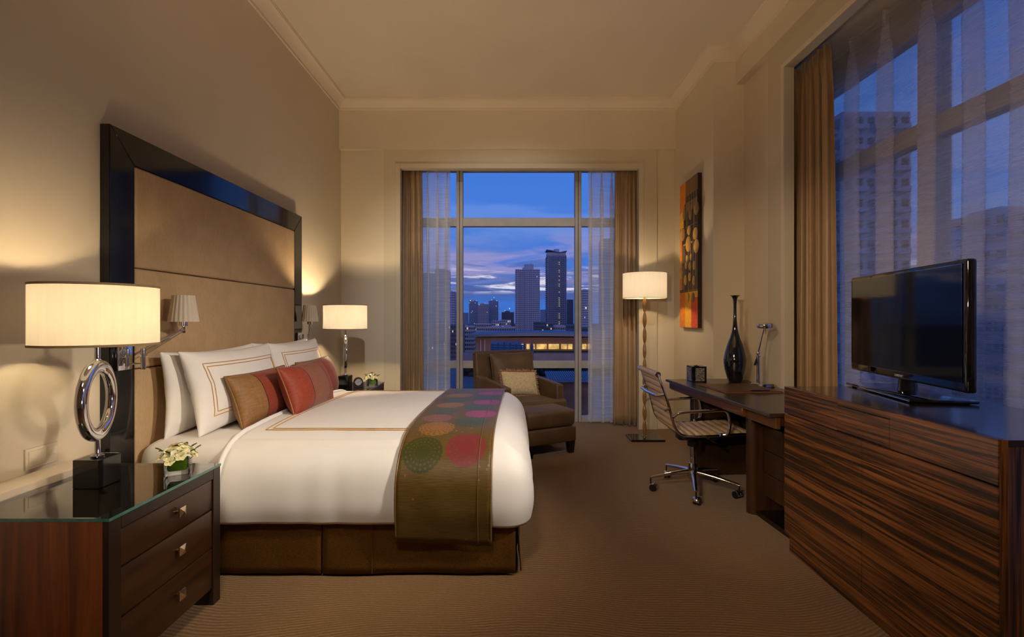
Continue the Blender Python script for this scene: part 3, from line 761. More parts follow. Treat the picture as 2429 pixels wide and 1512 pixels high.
# runner across the foot of the bed
cross = [(DYN - q.x, q.y) for q in dprof[::-1]] + [(DYF + q.x, q.y) for q in dprof[1:]]
lead = [(DYN - 0.060, 0.205), (DYN - 0.070, 0.235)]
cs = lead + cross[0:] + [(DYF + 0.07, 0.235)]
bm = BM(); uvl = bm.loops.layers.uv.new('UVMap'); rows = []; uvs = []; arc = 0; prev = None
NU = 22
for k, (y, z) in enumerate(cs):
    if prev: arc += math.hypot(y - prev[0], z - prev[1])
    prev = (y, z)
    # outward normal of the section
    ya, za = cs[max(0, k - 1)]; yb, zb = cs[min(len(cs) - 1, k + 1)]
    t = Vector((yb - ya, zb - za)).normalized(); nrm = Vector((-t.y, t.x))
    row = []; urow = []
    f = (y - 2.4) / 2.0
    xa = -0.575 + 0.055 * f; xb = -0.105 + 0.05 * f
    for i in range(NU + 1):
        u = i / NU; x = xa + (xb - xa) * u
        side = 1 - smoothstep(0.45, 0.62, z)
        off = 0.024 + 0.004 * mnoise.noise(Vector((x * 5, y * 4, z * 5))) + side * (0.008 + 0.010 * mnoise.noise(Vector((x * 7, 3, z * 7))))
        zz = z - 0.03 * u * smoothstep(0.32, 0.20, z)
        row.append((x, y + nrm.x * off, zz + nrm.y * off)); urow.append((x - xa, arc))
    rows.append(row); uvs.append(urow)
V = grid(bm, rows)
rows_up = []
for k_, r_ in enumerate(rows):
    a_ = Vector(rows[max(0, k_ - 1)][NU - 3]); b_ = Vector(rows[min(len(rows) - 1, k_ + 1)][NU - 3]); t_ = b_ - a_
    rows_up.append(Vector(r_[NU - 3]) + Vector((0, -t_.z, t_.y)).normalized() * 0.0055)
look = {}
for r_, ur in zip(V, uvs):
    for v_, u_ in zip(r_, ur): look[v_] = u_
for f in bm.faces:
    for lp in f.loops: lp[uvl].uv = look[lp.vert]
runner = obj('bed_runner', bm, M['runner'], None, smooth=180, solid=0.008)
tag(runner, 'olive bronze silk runner with flower medallions across the bed foot', 'bed runner')
for i0, dx in ((0, 0), (NU, 0)):
    bm = BM(); tube(bm, [Vector(r_[i0]) + Vector((0, 0, 0.001)) for r_ in rows], 0.006, 6); obj('piping', bm, M['runner_trim'], runner, smooth=180)
bm = BM(); tube(bm, rows_up, 0.0022, 6); obj('stitched_edge', bm, M['runner_trim'], runner, smooth=180)

# ------------------------------------------------------------------ pillows
def pillow_fn(w, h, t, k=0.05, p=2.6, seed=0.0, crease=0.006):
    def P(u, v, s):
        x = w / 2 * u * (1 - k * (1 - v * v)); y = h / 2 * v * (1 - k * 1.2 * (1 - u * u))
        th = t / 2 * (max(0, 1 - abs(u) ** p) ** 0.56) * (max(0, 1 - abs(v) ** p) ** 0.56)
        ed = 1 - (max(0, 1 - abs(u) ** 6) * max(0, 1 - abs(v) ** 6))
        cr = crease * (mnoise.noise(Vector((x * 7 + seed, y * 7, s * 3 + seed))) + 0.5 * mnoise.noise(Vector((x * 16 + seed, y * 22, s * 3 + seed)))) * (0.35 + 0.9 * ed) * min(1.0, (1 - max(abs(u), abs(v))) * 12)
        return Vector((x, y, s * th + cr * s))
    return P
def make_pillow(name, w, h, t, mat, label, cat, seed=0.0, k=0.05, p=2.6, n=26, group=None, crease=0.006):
    P = pillow_fn(w, h, t, k, p, seed, crease)
    bm = BM(); us = [math.sin((i / n - 0.5) * PI) * 0.55 + (2 * i / n - 1) * 0.45 for i in range(n + 1)]
    for s in (1, -1): grid(bm, [[P(u, v, s) for v in us] for u in us])
    o = obj(name, bm, mat, None, smooth=180, weld=True); tag(o, label, cat, group)
    return o, P
def place(o, base, lean, yaw=0.0, h=0.5, roll=0.0):
    # bottom-centre at base; width runs along world Y, top leans back towards the headboard
    ex = Vector((math.sin(yaw), math.cos(yaw), 0)); nx = Vector((math.cos(yaw), -math.sin(yaw), 0))
    ey = (Vector((0, 0, 1)) * math.cos(lean) - nx * math.sin(lean)); ez = ex.cross(ey)
    m = Matrix((ex, ey, ez)).transposed() @ Matrix.Rotation(roll, 3, 'Z')
    c = Vector(base) + ey * (h / 2)
    o.matrix_world = Matrix.Translation(c) @ m.to_4x4()
def pillow_line(P, inset, w, h, parent, r=0.0026, s=1):
    a = 1 - 2 * inset / w; b = 1 - 2 * inset / h; pts = []
    cor = [(-a, -b), (a, -b), (a, b), (-a, b)]
    for (u0, v0), (u1, v1) in zip(cor, cor[1:] + cor[:1]):
        for i in range(16): t = i / 16; pts.append(P(u0 + (u1 - u0) * t, v0 + (v1 - v0) * t, s) + Vector((0, 0, 0.0015 * s)))
    bm = BM(); tube(bm, pts, r, 6, closed=True); obj('embroidery', bm, M['gold'], parent)
def outline(P, parent, mat, r=0.0055):
    pts = []
    for (u0, v0), (u1, v1) in (((-1, -1), (1, -1)), ((1, -1), (1, 1)), ((1, 1), (-1, 1)), ((-1, 1), (-1, -1))):
        for i in range(16): t = i / 16; pts.append(P(u0 + (u1 - u0) * t, v0 + (v1 - v0) * t, 1))
    bm = BM(); tube(bm, pts, r, 7, closed=True); obj('piping', bm, mat, parent, smooth=180)
PW, PH = 0.93, 0.475
for (yc, kind, lab, seed) in ((3.045, 'b', 'plain white pillow standing against headboard near the big bedside lamp', 1.0), (3.955, 'b', 'plain white pillow mostly hidden behind the pillow near the far bedside lamp', 5.0)):
    o, P = make_pillow('pillow', PW, PH, 0.165, M['sheet'], lab, 'pillow', seed, 0.085, 2.5, crease=0.014, n=40, group='white pillows against the headboard'); place(o, (-1.858, yc, 0.648), R(3), 0, PH)
for (yc, lab, seed, yaw) in ((3.075, 'white pillow with double gold border behind the left striped cushion', 2.0, 0.03), (3.965, 'white pillow with double gold border nearer the window, behind the right striped cushion', 7.0, -0.02)):
    o, P = make_pillow('pillow', PW, PH + 0.01, 0.20, M['sheet'], lab, 'pillow', seed, 0.085, 2.4, crease=0.015, n=40, group='white pillows against the headboard'); place(o, (-1.680, yc, 0.652), R(14), yaw, PH + 0.01)
    pillow_line(P, 0.085, PW, PH, o); pillow_line(P, 0.105, PW, PH, o)
CW, CH = 0.70, 0.325
for (x, yc, lean, yaw, mat, pip, lab, seed) in (
        (-1.545, 3.135, 19, 0.02, 'cush_a', 'piping_a', 'bronze cushion with red centre band, left of the three on the bed', 11.0),
        (-1.545, 3.985, 17, -0.04, 'cush_a', 'piping_a', 'bronze cushion with red centre, partly hidden behind the front red cushion', 12.0),
        (-1.365, 3.365, 20, 0.0, 'cush_b', 'piping_b', 'red cushion with bronze centre band standing in front of the other two', 13.0)):
    o, P = make_pillow('cushion', CW if mat == 'cush_a' else 0.66, CH, 0.20, M[mat], lab, 'cushion', seed, 0.05, 2.6, crease=0.007, group='striped silk cushions on the bed')
    place(o, (x, yc, 0.655 if x < -1.5 else 0.680), R(lean), yaw, CH); outline(P, o, M[pip])

# ------------------------------------------------------------------ bedside cabinets
def nightstand(loc, label, label_group=None):
    # local frame: x towards room, y along the wall, origin at floor centre; 0.52 x 0.62 x 0.63
    root = thing('nightstand', label, 'bedside table', loc, 0, 'bedside chests either side of the bed')
    hx, hy, top = 0.26, 0.31, 0.618
    bm = BM(); box(bm, (-hx, -hy, 0.085), (hx - 0.022, -hy + 0.03, top)); obj('side_panel', bm, M['ns_side'], root, smooth=0, bevel=0.002)
    bm = BM(); box(bm, (-hx, hy - 0.03, 0.085), (hx - 0.022, hy, top)); obj('side_panel', bm, M['ns_side'], root, smooth=0, bevel=0.002)
    bm = BM(); box(bm, (-hx, -hy + 0.03, 0.085), (-hx + 0.02, hy - 0.03, top)); obj('back_panel', bm, M['ns_side'], root, smooth=0)
    bm = BM(); box(bm, (-hx, -hy + 0.03, top - 0.028), (hx - 0.022, hy - 0.03, top)); obj('top_panel', bm, M['ns_edge'], root, smooth=0)
    bm = BM(); box(bm, (-hx + 0.02, -hy + 0.03, 0.085), (hx - 0.05, hy - 0.03, 0.11)); obj('bottom_panel', bm, M['ns_edge'], root, smooth=0)
    bm = BM()                                            # face frame
    box(bm, (hx - 0.022, -hy, 0.085), (hx, -hy + 0.052, top)); box(bm, (hx - 0.022, hy - 0.052, 0.0), (hx, hy, top))
    box(bm, (hx - 0.022, -hy + 0.052, top - 0.045), (hx, hy - 0.052, top)); obj('face_frame', bm, M['ns_edge'], root, smooth=0, bevel=0.002)
    zs = [0.573, 0.437, 0.262, 0.075]
    for a, b_ in zip(zs, zs[1:]):
        bm = BM(); box(bm, (hx - 0.16, -hy + 0.055, b_ + 0.003), (hx - 0.004, hy - 0.055, a - 0.003), 0.003, 2); dr = obj('drawer', bm, M['ns_front'], root)
        zc = (a + b_) / 2 + 0.012
        bm = BM(); tube(bm, [(hx - 0.006, 0.03, zc), (hx + 0.012, 0.03, zc)], 0.007, 10)
        c = Vector((hx + 0.012, 0.03, zc)); s = 0.019
        A = [bm.verts.new(c + Vector((0, y, z))) for y, z in ((-s, -s), (s, -s), (s, s), (-s, s))]
        B = [bm.verts.new(c + Vector((0.006, y, z))) for y, z in ((-s, -s), (s, -s), (s, s), (-s, s))]
        tip = bm.verts.new(c + Vector((0.013, 0, 0)))
        bm.faces.new(A[::-1])
        for i in range(4): bm.faces.new((A[i], A[(i + 1) % 4], B[(i + 1) % 4], B[i])); bm.faces.new((B[i], B[(i + 1) % 4], tip))
        obj('knob', bm, M['nickel'], dr, smooth=0)
    for sx in (-hx, hx - 0.055 - 0.022):
        for sy in (-hy, hy - 0.05):
            bm = BM(); box(bm, (sx, sy, 0), (sx + 0.055, sy + 0.05, 0.085)); obj('foot', bm, M['ns_edge'], root, smooth=0)
    bm = BM(); box(bm, (-hx, -hy - 0.001, top), (hx + 0.003, hy + 0.001, top + 0.011))
    for f in bm.faces:
        f.normal_update(); f.material_index = 0 if abs(f.normal.z) > 0.5 else 1
    obj('glass_top', bm, [M['tglass'], M['tglass_edge']], root, smooth=0)
    return root
NS1 = (-1.612, 1.931, 0); NS2 = (-1.612, 4.80, 0)
ns = nightstand(NS1, 'dark wood bedside chest with three drawers and glass top in near corner', 'x')
c = copy_tree(ns); c.location = NS2; c['label'] = 'dark bedside chest mostly hidden behind the bed, below the far lamp'
TZ = 0.6295

# ------------------------------------------------------------------ table lamps
def table_lamp(loc, label, watts, shade_mat):
    root = thing('table_lamp', label, 'lamp', loc, 0, 'ring lamps on the bedside chests')
    bm = BM(); box(bm, (-0.052, -0.055, 0), (0.052, 0.055, 0.112), 0.002, 1); obj('base', bm, M['lacquer'], root)
    bm = BM(); lathe(bm, [(0.022, 0.112), (0.024, 0.118), (0.012, 0.124), (0.010, 0.130), (0.010, 0.185)], 20); obj('lower_stem', bm, M['chrome'], root)
    cz = 0.340; Rm = 0.138; th = R(21); d = Vector((-math.sin(th), math.cos(th), 0)); nn = Vector((math.cos(th), math.sin(th), 0))
    bm = BM(); rings = []
    sec = [(0.026 * math.copysign(abs(math.cos(a)) ** 0.7, math.cos(a)), 0.018 * math.copysign(abs(math.sin(a)) ** 0.8, math.sin(a))) for a in [2 * PI * j / 16 for j in range(16)]]
    for i in range(64):
        a = 2 * PI * i / 64; rad = d * math.cos(a) + Vector((0, 0, 1)) * math.sin(a)
        rings.append([Vector((0, 0, cz)) + rad * (Rm + s0) + nn * s1 for s0, s1 in sec])
    V = [[bm.verts.new(p) for p in r_] for r_ in rings]
    for i in range(64):
        for j in range(16): bm.faces.new((V[i][j], V[i][(j + 1) % 16], V[(i + 1) % 64][(j + 1) % 16], V[(i + 1) % 64][j]))
    obj('ring', bm, M['chrome'], root, smooth=180)
    bm = BM(); lathe(bm, [(0.013, 0.492), (0.014, 0.502), (0.010, 0.506), (0.010, 0.60), (0.018, 0.604), (0.018, 0.66)], 20); obj('upper_stem', bm, M['chrome'], root)
    z0, z1, r = 0.562, 0.806, 0.205
    bm = BM(); lathe(bm, [(r, z0), (r, z1)], 64, cap0=False, cap1=False); sh = obj('shade', bm, shade_mat, root, smooth=180)
    for z in (z0, z1 - 0.009):
        bm = BM(); lathe(bm, [(r - 0.001, z), (r + 0.002, z), (r + 0.002, z + 0.009), (r - 0.001, z + 0.009), (r - 0.001, z)], 64, cap0=False, cap1=False); obj('shade_trim', bm, M['shade_trim'], sh)
    bm = BM()
    for a in (0, 2.09, 4.19): tube(bm, [(0, 0, 0.655), ((r - 0.004) * math.cos(a), (r - 0.004) * math.sin(a), 0.655)], 0.0025, 6)
    obj('spider', bm, M['chrome'], root)
    bm = BM(); lathe(bm, [(0.012, 0.66), (0.016, 0.68), (0.030, 0.705), (0.026, 0.735), (0.008, 0.748)], 16); obj('bulb', bm, M['bulb'], root)
    l = light('lamp_bulb', 'POINT', (0, 0, 0), watts, (1.0, 0.75, 0.44), 0.035); l.parent = root; l.location = (0, 0, 0.70)
    return root
M['bulb'] = mat_emit('bulb_glow', (1.0, 0.72, 0.40), 3.0)
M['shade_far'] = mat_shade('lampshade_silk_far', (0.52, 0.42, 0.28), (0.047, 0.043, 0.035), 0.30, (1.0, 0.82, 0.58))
lampA = table_lamp((-1.676, 1.955, TZ), 'chrome ring bedside lamp with lit drum shade in near corner', 36, M['shade'])
lampB = table_lamp((-1.635, 4.745, TZ), 'chrome ring bedside lamp with lit drum shade beyond the bed', 135, M['shade_far'])

# ------------------------------------------------------------------ swing-arm wall sconces
def sconce(loc, sgn, label, shade_off):
    # mounted on the headboard stile; local x away from the wall
    root = thing('wall_sconce', label, 'sconce', loc, 0, 'swing-arm sconces on the headboard')
    bm = BM(); box(bm, (0, -0.045, -0.06), (0.016, 0.045, 0.06), 0.003, 2); obj('wall_plate', bm, M['chrome'], root)
    bm = BM(); tube(bm, [(0.034, -0.012 * sgn, -0.040), (0.034, -0.012 * sgn, 0.045)], 0.010, 14); tube(bm, [(0.0, -0.012 * sgn, 0), (0.034, -0.012 * sgn, 0)], 0.007, 10)
    tube(bm, [(0.034, -0.012 * sgn, -0.028), (0.095, 0.012 * sgn, -0.028)], 0.005, 10); obj('bracket', bm, M['chrome'], root)
    bm = BM(); j = Vector((0.095, 0.012 * sgn, 0)); tube(bm, [j + Vector((0, 0, -0.058)), j + Vector((0, 0, 0.048))], 0.011, 16); tube(bm, [j + Vector((0, -0.018, 0.012)), j + Vector((0, 0.018, 0.012))], 0.006, 10)
    obj('joint', bm, M['chrome'], root)
    e = Vector(shade_off)
    bm = BM(); tube(bm, [j + Vector((0, 0, 0.035)), e + Vector((0, 0, -0.005))], 0.0055, 10); obj('arm', bm, M['chrome'], root)
    bm = BM(); tube(bm, [j + Vector((0, 0, 0.010)), e + Vector((0, 0, -0.020))], 0.003, 8); obj('arm', bm, M['chrome'], root)
    bm = BM(); lathe(bm, [(0.009, -0.03), (0.011, -0.018), (0.007, -0.012), (0.009, 0.0), (0.009, 0.008), (0.021, 0.010), (0.022, 0.034), (0.014, 0.036), (0.010, 0.05)], 20, e); obj('socket', bm, M['chrome'], root)
    n = 80; rows = []
    for i in range(n):
        a = 2 * PI * i / n; k = 1 + 0.018 * (1 if i % 4 < 2 else -1)
        rows.append([Vector((e.x + r_ * k * math.cos(a), e.y + r_ * k * math.sin(a), e.z + z)) for r_, z in ((0.075, 0.034), (0.064, 0.11), (0.054, 0.182))])
    bm = BM(); grid(bm, rows, closed_u=True); obj('shade', bm, M['shade_off'], root, smooth=25)
    return root
sconce((HX, 2.438, 1.10), 1, 'unlit pleated swing-arm sconce on headboard beside the near lamp', (0.110, 0.290, 0.148))
sconce((HX, 4.452, 1.11), -1, 'unlit pleated swing-arm sconce at far end of headboard beside far lamp', (0.100, 0.005, 0.128))

# ------------------------------------------------------------------ flowers
def flower_bm(r, seed, petals=5):
    rnd = random.Random(seed); bm = BM()
    for i in range(petals):
        a = 2 * PI * i / petals + rnd.uniform(-0.15, 0.15); L = r * rnd.uniform(0.85, 1.1); w = L * rnd.uniform(0.42, 0.55); up = rnd.uniform(0.15, 0.55)
        d = Vector((math.cos(a), math.sin(a), 0)); s = Vector((-d.y, d.x, 0))
        pr = [(t_ / 8, 0.12 + 0.92 * math.sin(PI * min(1.0, 0.04 + t_ / 8 * 0.98)) ** 0.62, up * (0.75 * (t_ / 8) - 0.42 * (t_ / 8) ** 2)) for t_ in range(9)]; pr[-1] = (1.0, 0.10, up * 0.33)
        grid(bm, [[d * L * t + s * w * q * k + Vector((0, 0, L * (z + 0.12 * abs(q)))) for q in (-1, -0.66, -0.33, 0, 0.33, 0.66, 1)] for t, k, z in pr])
    return bm
def arrangement(loc, label, seed):
    rnd = random.Random(seed)
    root = thing('flower_arrangement', label, 'flowers', loc, R(20 + seed * 7), 'orchid vases on the bedside chests')
    h, s = 0.086, 0.045
    bm = BM()
    for t_ in (0.0,):
        box(bm, (-s, -s, 0.0), (s, s, 0.012))
        for lo, hi in (((-s, -s, 0.012), (s, -s + 0.004, h)), ((-s, s - 0.004, 0.012), (s, s, h)), ((-s, -s + 0.004, 0.012), (-s + 0.004, s - 0.004, h)), ((s - 0.004, -s + 0.004, 0.012), (s, s - 0.004, h))): box(bm, lo, hi)
    obj('glass_vase', bm, M['vglass'], root, smooth=0)
    n = 32; rows = []
    for i in range(n):
        a = 2 * PI * (i + 0.5) / n; rr = 0.0385 / max(abs(math.cos(a)), abs(math.sin(a))) ** 0.75
        rows.append([Vector((rr * math.cos(a) * k, rr * math.sin(a) * k, z)) for k, z in ((0.85, 0.028), (1.0, 0.036), (1.02, 0.07), (1.0, 0.09))])
    bm = BM(); grid(bm, rows, closed_u=True); bm.faces.new([bm.verts[i] for i in range(0)]) if False else None
    lathe(bm, [(0.002, 0.0275), (0.032, 0.028)], 20, cap1=False); obj('leaf_lining', bm, M['leafwrap'], root, smooth=180)
    for i in range(26):
        a = i * 2.399 + seed; q = math.sqrt((i + 0.5) / 26); rad = 0.066 * q
        z = 0.128 - 0.050 * q * q + rnd.uniform(-0.004, 0.006)
        pet = M['petal2'] if i % 3 == 0 else (M['petal3'] if (i < 7 and i % 2) else M['petal'])
        fl = obj('flower', flower_bm(rnd.uniform(0.019, 0.026), seed * 100 + i), pet, root, smooth=180)
        dirv = Vector((math.cos(a) * q * 1.5, math.sin(a) * q * 1.5, 1.0)).normalized()
        fl.location = (rad * math.cos(a), rad * math.sin(a), z); fl.rotation_mode = 'QUATERNION'; fl.rotation_quaternion = dirv.to_track_quat('Z', 'Y')
        bm = BM(); bmesh.ops.create_icosphere(bm, subdivisions=1, radius=0.0042, matrix=Matrix.Translation((0, 0, 0.004))); obj('flower_centre', bm, M['pollen'], fl)
    for i in range(9):
        a = i * 0.7 + rnd.uniform(-0.2, 0.2); rr = rnd.uniform(0.045, 0.062)
        p = Vector((rr * math.cos(a), rr * math.sin(a), rnd.uniform(0.090, 0.115))); d = Vector((math.cos(a), math.sin(a), rnd.uniform(0.1, 0.9))).normalized(); s_ = d.cross(Vector((0, 0, 1))).normalized()
        bm = BM(); grid(bm, [[p + d * 0.026 * t + s_ * 0.010 * k * q + Vector((0, 0, 0.004 * abs(q))) for q in (-1, -0.5, 0, 0.5, 1)] for t, k in ((0, 0.1), (0.15, 0.6), (0.35, 1), (0.55, 0.98), (0.75, 0.72), (0.9, 0.38), (1, 0.03))]); obj('leaf', bm, M['leaf'], root, smooth=180)
    bm = BM()
    for i in range(14):
        a = i * 2.4; q = math.sqrt((i + 0.5) / 14) * 0.055
        tube(bm, [(0.02 * math.cos(a), 0.02 * math.sin(a), 0.04), (q * math.cos(a), q * math.sin(a), 0.118 - 0.05 * (q / 0.06) ** 2)], 0.0014, 5)
    obj('stems', bm, M['leaf'], root, kind='stuff')
    return root
arrangement((-1.425, 2.065, TZ), 'cream orchids in square glass vase on the near bedside chest', 1)
arrangement((-1.375, 4.74, TZ), 'small cream orchids in square glass vase beside the clock', 2)

# alarm clock
ck = thing('alarm_clock', 'small arched dark clock with round white dial on far bedside chest', 'clock', (-1.495, 4.70, TZ), R(20))
bm = BM(); pts = [(-0.045, 0), (0.045, 0)] + [(0.045 * math.cos(a), 0.055 + 0.045 * math.sin(a)) for a in [PI * i / 14 for i in range(15)]]
prism(bm, pts, 1, -0.02, 0.02); obj('case', bm, M['clockcase'], ck, smooth=30, bevel=0.003)
bm = BM(); tube(bm, [(0, -0.020, 0.055), (0, -0.025, 0.055)], 0.031, 32); dl = obj('dial', bm, M['dial'], ck, smooth=30)
bm = BM(); tube(bm, [Vector((0.032 * math.cos(2 * PI * i / 32), -0.024, 0.055 + 0.032 * math.sin(2 * PI * i / 32))) for i in range(32)], 0.003, 8, closed=True); obj('bezel', bm, M['chrome'], ck)
bm = BM()
for i in range(12):
    a = 2 * PI * i / 12; d = Vector((math.cos(a), 0, math.sin(a))); obox(bm, Vector((0, -0.0255, 0.055)) + d * 0.0255, d, (0, 1, 0), d.cross(Vector((0, 1, 0))), 0.0028, 0.0006, 0.0009)
obj('hour_marks', bm, M['blackplastic'], dl, smooth=0)
for a, L in ((R(25), 0.021), (R(200), 0.014)):
    d = Vector((math.cos(a), 0, math.sin(a))); bm = BM(); obox(bm, Vector((0, -0.0265, 0.055)) + d * L / 2, d, (0, 1, 0), d.cross(Vector((0, 1, 0))), L / 2, 0.0006, 0.0013); obj('hand', bm, M['blackplastic'], dl, smooth=0)

# wall switch plate over the ledge
sp = thing('switch_plate', 'cream double socket plate on left wall behind the near lamp', 'socket', (XL, 2.065, 0.715))
bm = BM(); box(bm, (0, -0.072, -0.043), (0.009, 0.072, 0.043), 0.003, 2); obj('plate', bm, M['switch'], sp)
bm = BM(); box(bm, (0.009, -0.062, -0.032), (0.012, 0.012, 0.032), 0.002, 1); obj('socket_cover', bm, M['switch'], sp)
bm = BM(); box(bm, (0.009, 0.018, -0.006), (0.012, 0.060, 0.032), 0.002, 1); obj('rocker', bm, M['switch'], sp)

# ------------------------------------------------------------------ armchair and ottoman
def velvet_box(name, parent, lo, hi, r=0.035, seg=4):
    bm = BM(); box(bm, lo, hi, r, seg); return obj(name, bm, M['velvet'], parent)
CH = thing('armchair', 'brown velvet armchair with low arms in front of the far window', 'armchair', (0.068, 5.312, 0), R(28))
# local: -y is forward, x to the right, 0.80 wide
W_ = 0.355
velvet_box('seat_base', CH, (-W_, -0.36, 0.12), (W_, 0.34, 0.30), 0.02, 3)
bm = BM(); prism(bm, [(0.27, 0.12), (0.40, 0.12), (0.46, 0.925), (0.37, 0.925)], 0, -W_, W_); obj('backrest', bm, M['velvet'], CH, smooth=40, bevel=0.025)
for s in (-1, 1):
    x0, x1 = (W_ - 0.085, W_) if s > 0 else (-W_, -W_ + 0.085)
    bm = BM(); prism(bm, [(-0.36, 0.12), (0.33, 0.12), (0.36, 0.66), (-0.36, 0.60)], 0, x0, x1); obj('arm', bm, M['velvet'], CH, smooth=40, bevel=0.016)
bm = BM(); box(bm, (-W_ + 0.09, -0.44, 0.302), (W_ - 0.09, 0.27, 0.455), 0.045, 4); box(bm, (-W_ + 0.005, -0.45, 0.302), (W_ - 0.005, -0.365, 0.455), 0.035, 4); obj('seat_cushion', bm, M['velvet'], CH)
for sx in (-W_ + 0.03, W_ - 0.09):
    for sy in (-0.33, 0.29):
        bm = BM(); prism(bm, [(sx + 0.008, sy + 0.008), (sx + 0.052, sy + 0.008), (sx + 0.052, sy + 0.052), (sx + 0.008, sy + 0.052)], 2, 0, 0.12); obj('leg', bm, M['darkleg'], CH, smooth=0)
def on_chair(o, x, y, z, lean, h, rz=0.0):
    ex = Vector((1, 0, 0)); ey = Vector((0, math.sin(lean), math.cos(lean))); ez = ex.cross(ey)
    m = (Matrix((ex, ey, ez)).transposed()).to_4x4()
    o.matrix_world = Matrix.Translation(CH.location) @ Matrix.Rotation(R(28), 4, 'Z') @ Matrix.Translation(Vector((x, y, z)) + ey * h / 2) @ m @ Matrix.Rotation(rz, 4, 'Z')
o, P = make_pillow('back_cushion', 0.56, 0.47, 0.17, M['velvet'], 'large brown velvet cushion leaning in the armchair back', 'cushion', 21.0, 0.05, 2.8, crease=0.010)
on_chair(o, 0.050, 0.145, 0.46, R(14), 0.47); outline(P, o, M['velvet'], 0.005)
o, P = make_pillow('lumbar_cushion', 0.43, 0.27, 0.13, M['beige'], 'small beige textured cushion with rust fringe on the armchair', 'cushion', 23.0, 0.04, 2.8, crease=0.004)
on_chair(o, 0.02, -0.05, 0.462, R(24), 0.27, R(-4))
bm = BM(); rnd = random.Random(5)
for (u0, v0), (u1, v1) in (((-1, -1), (1, -1)), ((1, -1), (1, 1)), ((1, 1), (-1, 1)), ((-1, 1), (-1, -1))):
    nseg = 44 if v0 == v1 else 28
    for i in range(nseg):
        t = i / nseg; p = P(u0 + (u1 - u0) * t, v0 + (v1 - v0) * t, 1); d = Vector((p.x / 0.43 * 1.2, p.y / 0.27 * 1.2, 0)); d = Vector((d.x if abs(d.x) > abs(d.y) * 0.7 else d.x * 0.3, d.y if abs(d.y) > abs(d.x) * 0.7 else d.y * 0.3, 0)).normalized()
        e = p + d * rnd.uniform(0.028, 0.040) + Vector((rnd.uniform(-.006, .006), rnd.uniform(-.006, .006), rnd.uniform(-.012, .012)))
        tube(bm, [p, (p + e) / 2 + Vector((0, 0, 0.005)), e], [0.006, 0.0055, 0.003], 5)
obj('fringe', bm, M['fringe'], o, smooth=180, kind='stuff')

OT = thing('ottoman', 'brown velvet ottoman on dark legs between bed foot and armchair', 'ottoman', (0.265, 4.775, 0), R(28))
ow, od = 0.275, 0.255
velvet_box('base', OT, (-ow, -od, 0.115), (ow, od, 0.262), 0.018, 3)
bm = BM(); n = 14; rows = []
box(bm, (-ow + 0.003, -od + 0.003, 0.264), (ow - 0.003, od - 0.003, 0.425), 0.04, 4)
for v in bm.verts:
    if v.co.z > 0.38: v.co.z += 0.018 * (1 - (v.co.x / ow) ** 2) * (1 - (v.co.y / od) ** 2)
obj('cushion_top', bm, M['velvet'], OT)
for sx in (-1, 1):
    for sy in (-1, 1):
        bm = BM(); a = 0.034; b2 = 0.024; cx, cy = sx * (ow - 0.045), sy * (od - 0.045)
        A = [bm.verts.new((cx + a * i, cy + a * j, 0.115)) for i, j in ((-1, -1), (1, -1), (1, 1), (-1, 1))]; B = [bm.verts.new((cx + b2 * i, cy + b2 * j, 0)) for i, j in ((-1, -1), (1, -1), (1, 1), (-1, 1))]
        bm.faces.new(A); bm.faces.new(B[::-1])
        for i in range(4): bm.faces.new((A[i], B[i], B[(i + 1) % 4], A[(i + 1) % 4]))
        obj('leg', bm, M['darkleg'], OT, smooth=0)

# ------------------------------------------------------------------ floor lamp
FL = thing('floor_lamp', 'turned bronze floor lamp with lit white drum shade by the drape', 'lamp', (1.434, 5.23, 0))
bm = BM(); box(bm, (-0.178, -0.15, 0), (0.178, 0.12, 0.024), 0.003, 1); obj('base', bm, M['granite'], FL)
zs0, zs1 = 0.030, 1.535; nb = 9; L = (zs1 - zs0) / nb
for i in range(nb):
    z0 = zs0 + i * L; rr = 0.0205 + 0.0015 * math.sin(i)
    bm = BM(); lathe(bm, [(0.0075 + (rr - 0.0075) * math.sin(PI * t) ** 0.8, z0 + L * t) for t in [k / 12 for k in range(13)]], 18); obj('turned_segment', bm, M['bamboo'], FL, smooth=60)
bm = BM(); lathe(bm, [(0.026, 0.024), (0.026, 0.029), (0.010, 0.033)], 20); obj('collar', bm, M['nickel'], FL)
bm = BM(); lathe(bm, [(0.231, 1.518), (0.231, 1.790)], 64, cap0=False, cap1=False); sh = obj('shade', bm, M['shade_w'], FL, smooth=180)
for z in (1.518, 1.786):
    bm = BM(); lathe(bm, [(0.2295, z), (0.233, z), (0.233, z + 0.004), (0.2295, z + 0.004), (0.2295, z)], 64, cap0=False, cap1=False); obj('shade_trim', bm, M['shade_trim'], sh)
bm = BM()
for a in (0.4, 2.5, 4.6): tube(bm, [(0, 0, 1.56), (0.227 * math.cos(a), 0.227 * math.sin(a), 1.56)], 0.0025, 6)
tube(bm, [(0, 0, 1.53), (0, 0, 1.62)], 0.010, 10); obj('spider', bm, M['nickel'], FL)
bm = BM(); lathe(bm, [(0.012, 1.62), (0.016, 1.64), (0.030, 1.665), (0.026, 1.695), (0.008, 1.708)], 16); obj('bulb', bm, M['bulb'], FL)
l = light('lamp_bulb', 'POINT', (0, 0, 0), 40, (1.0, 0.72, 0.42), 0.035); l.parent = FL; l.location = (0, 0, 1.66)

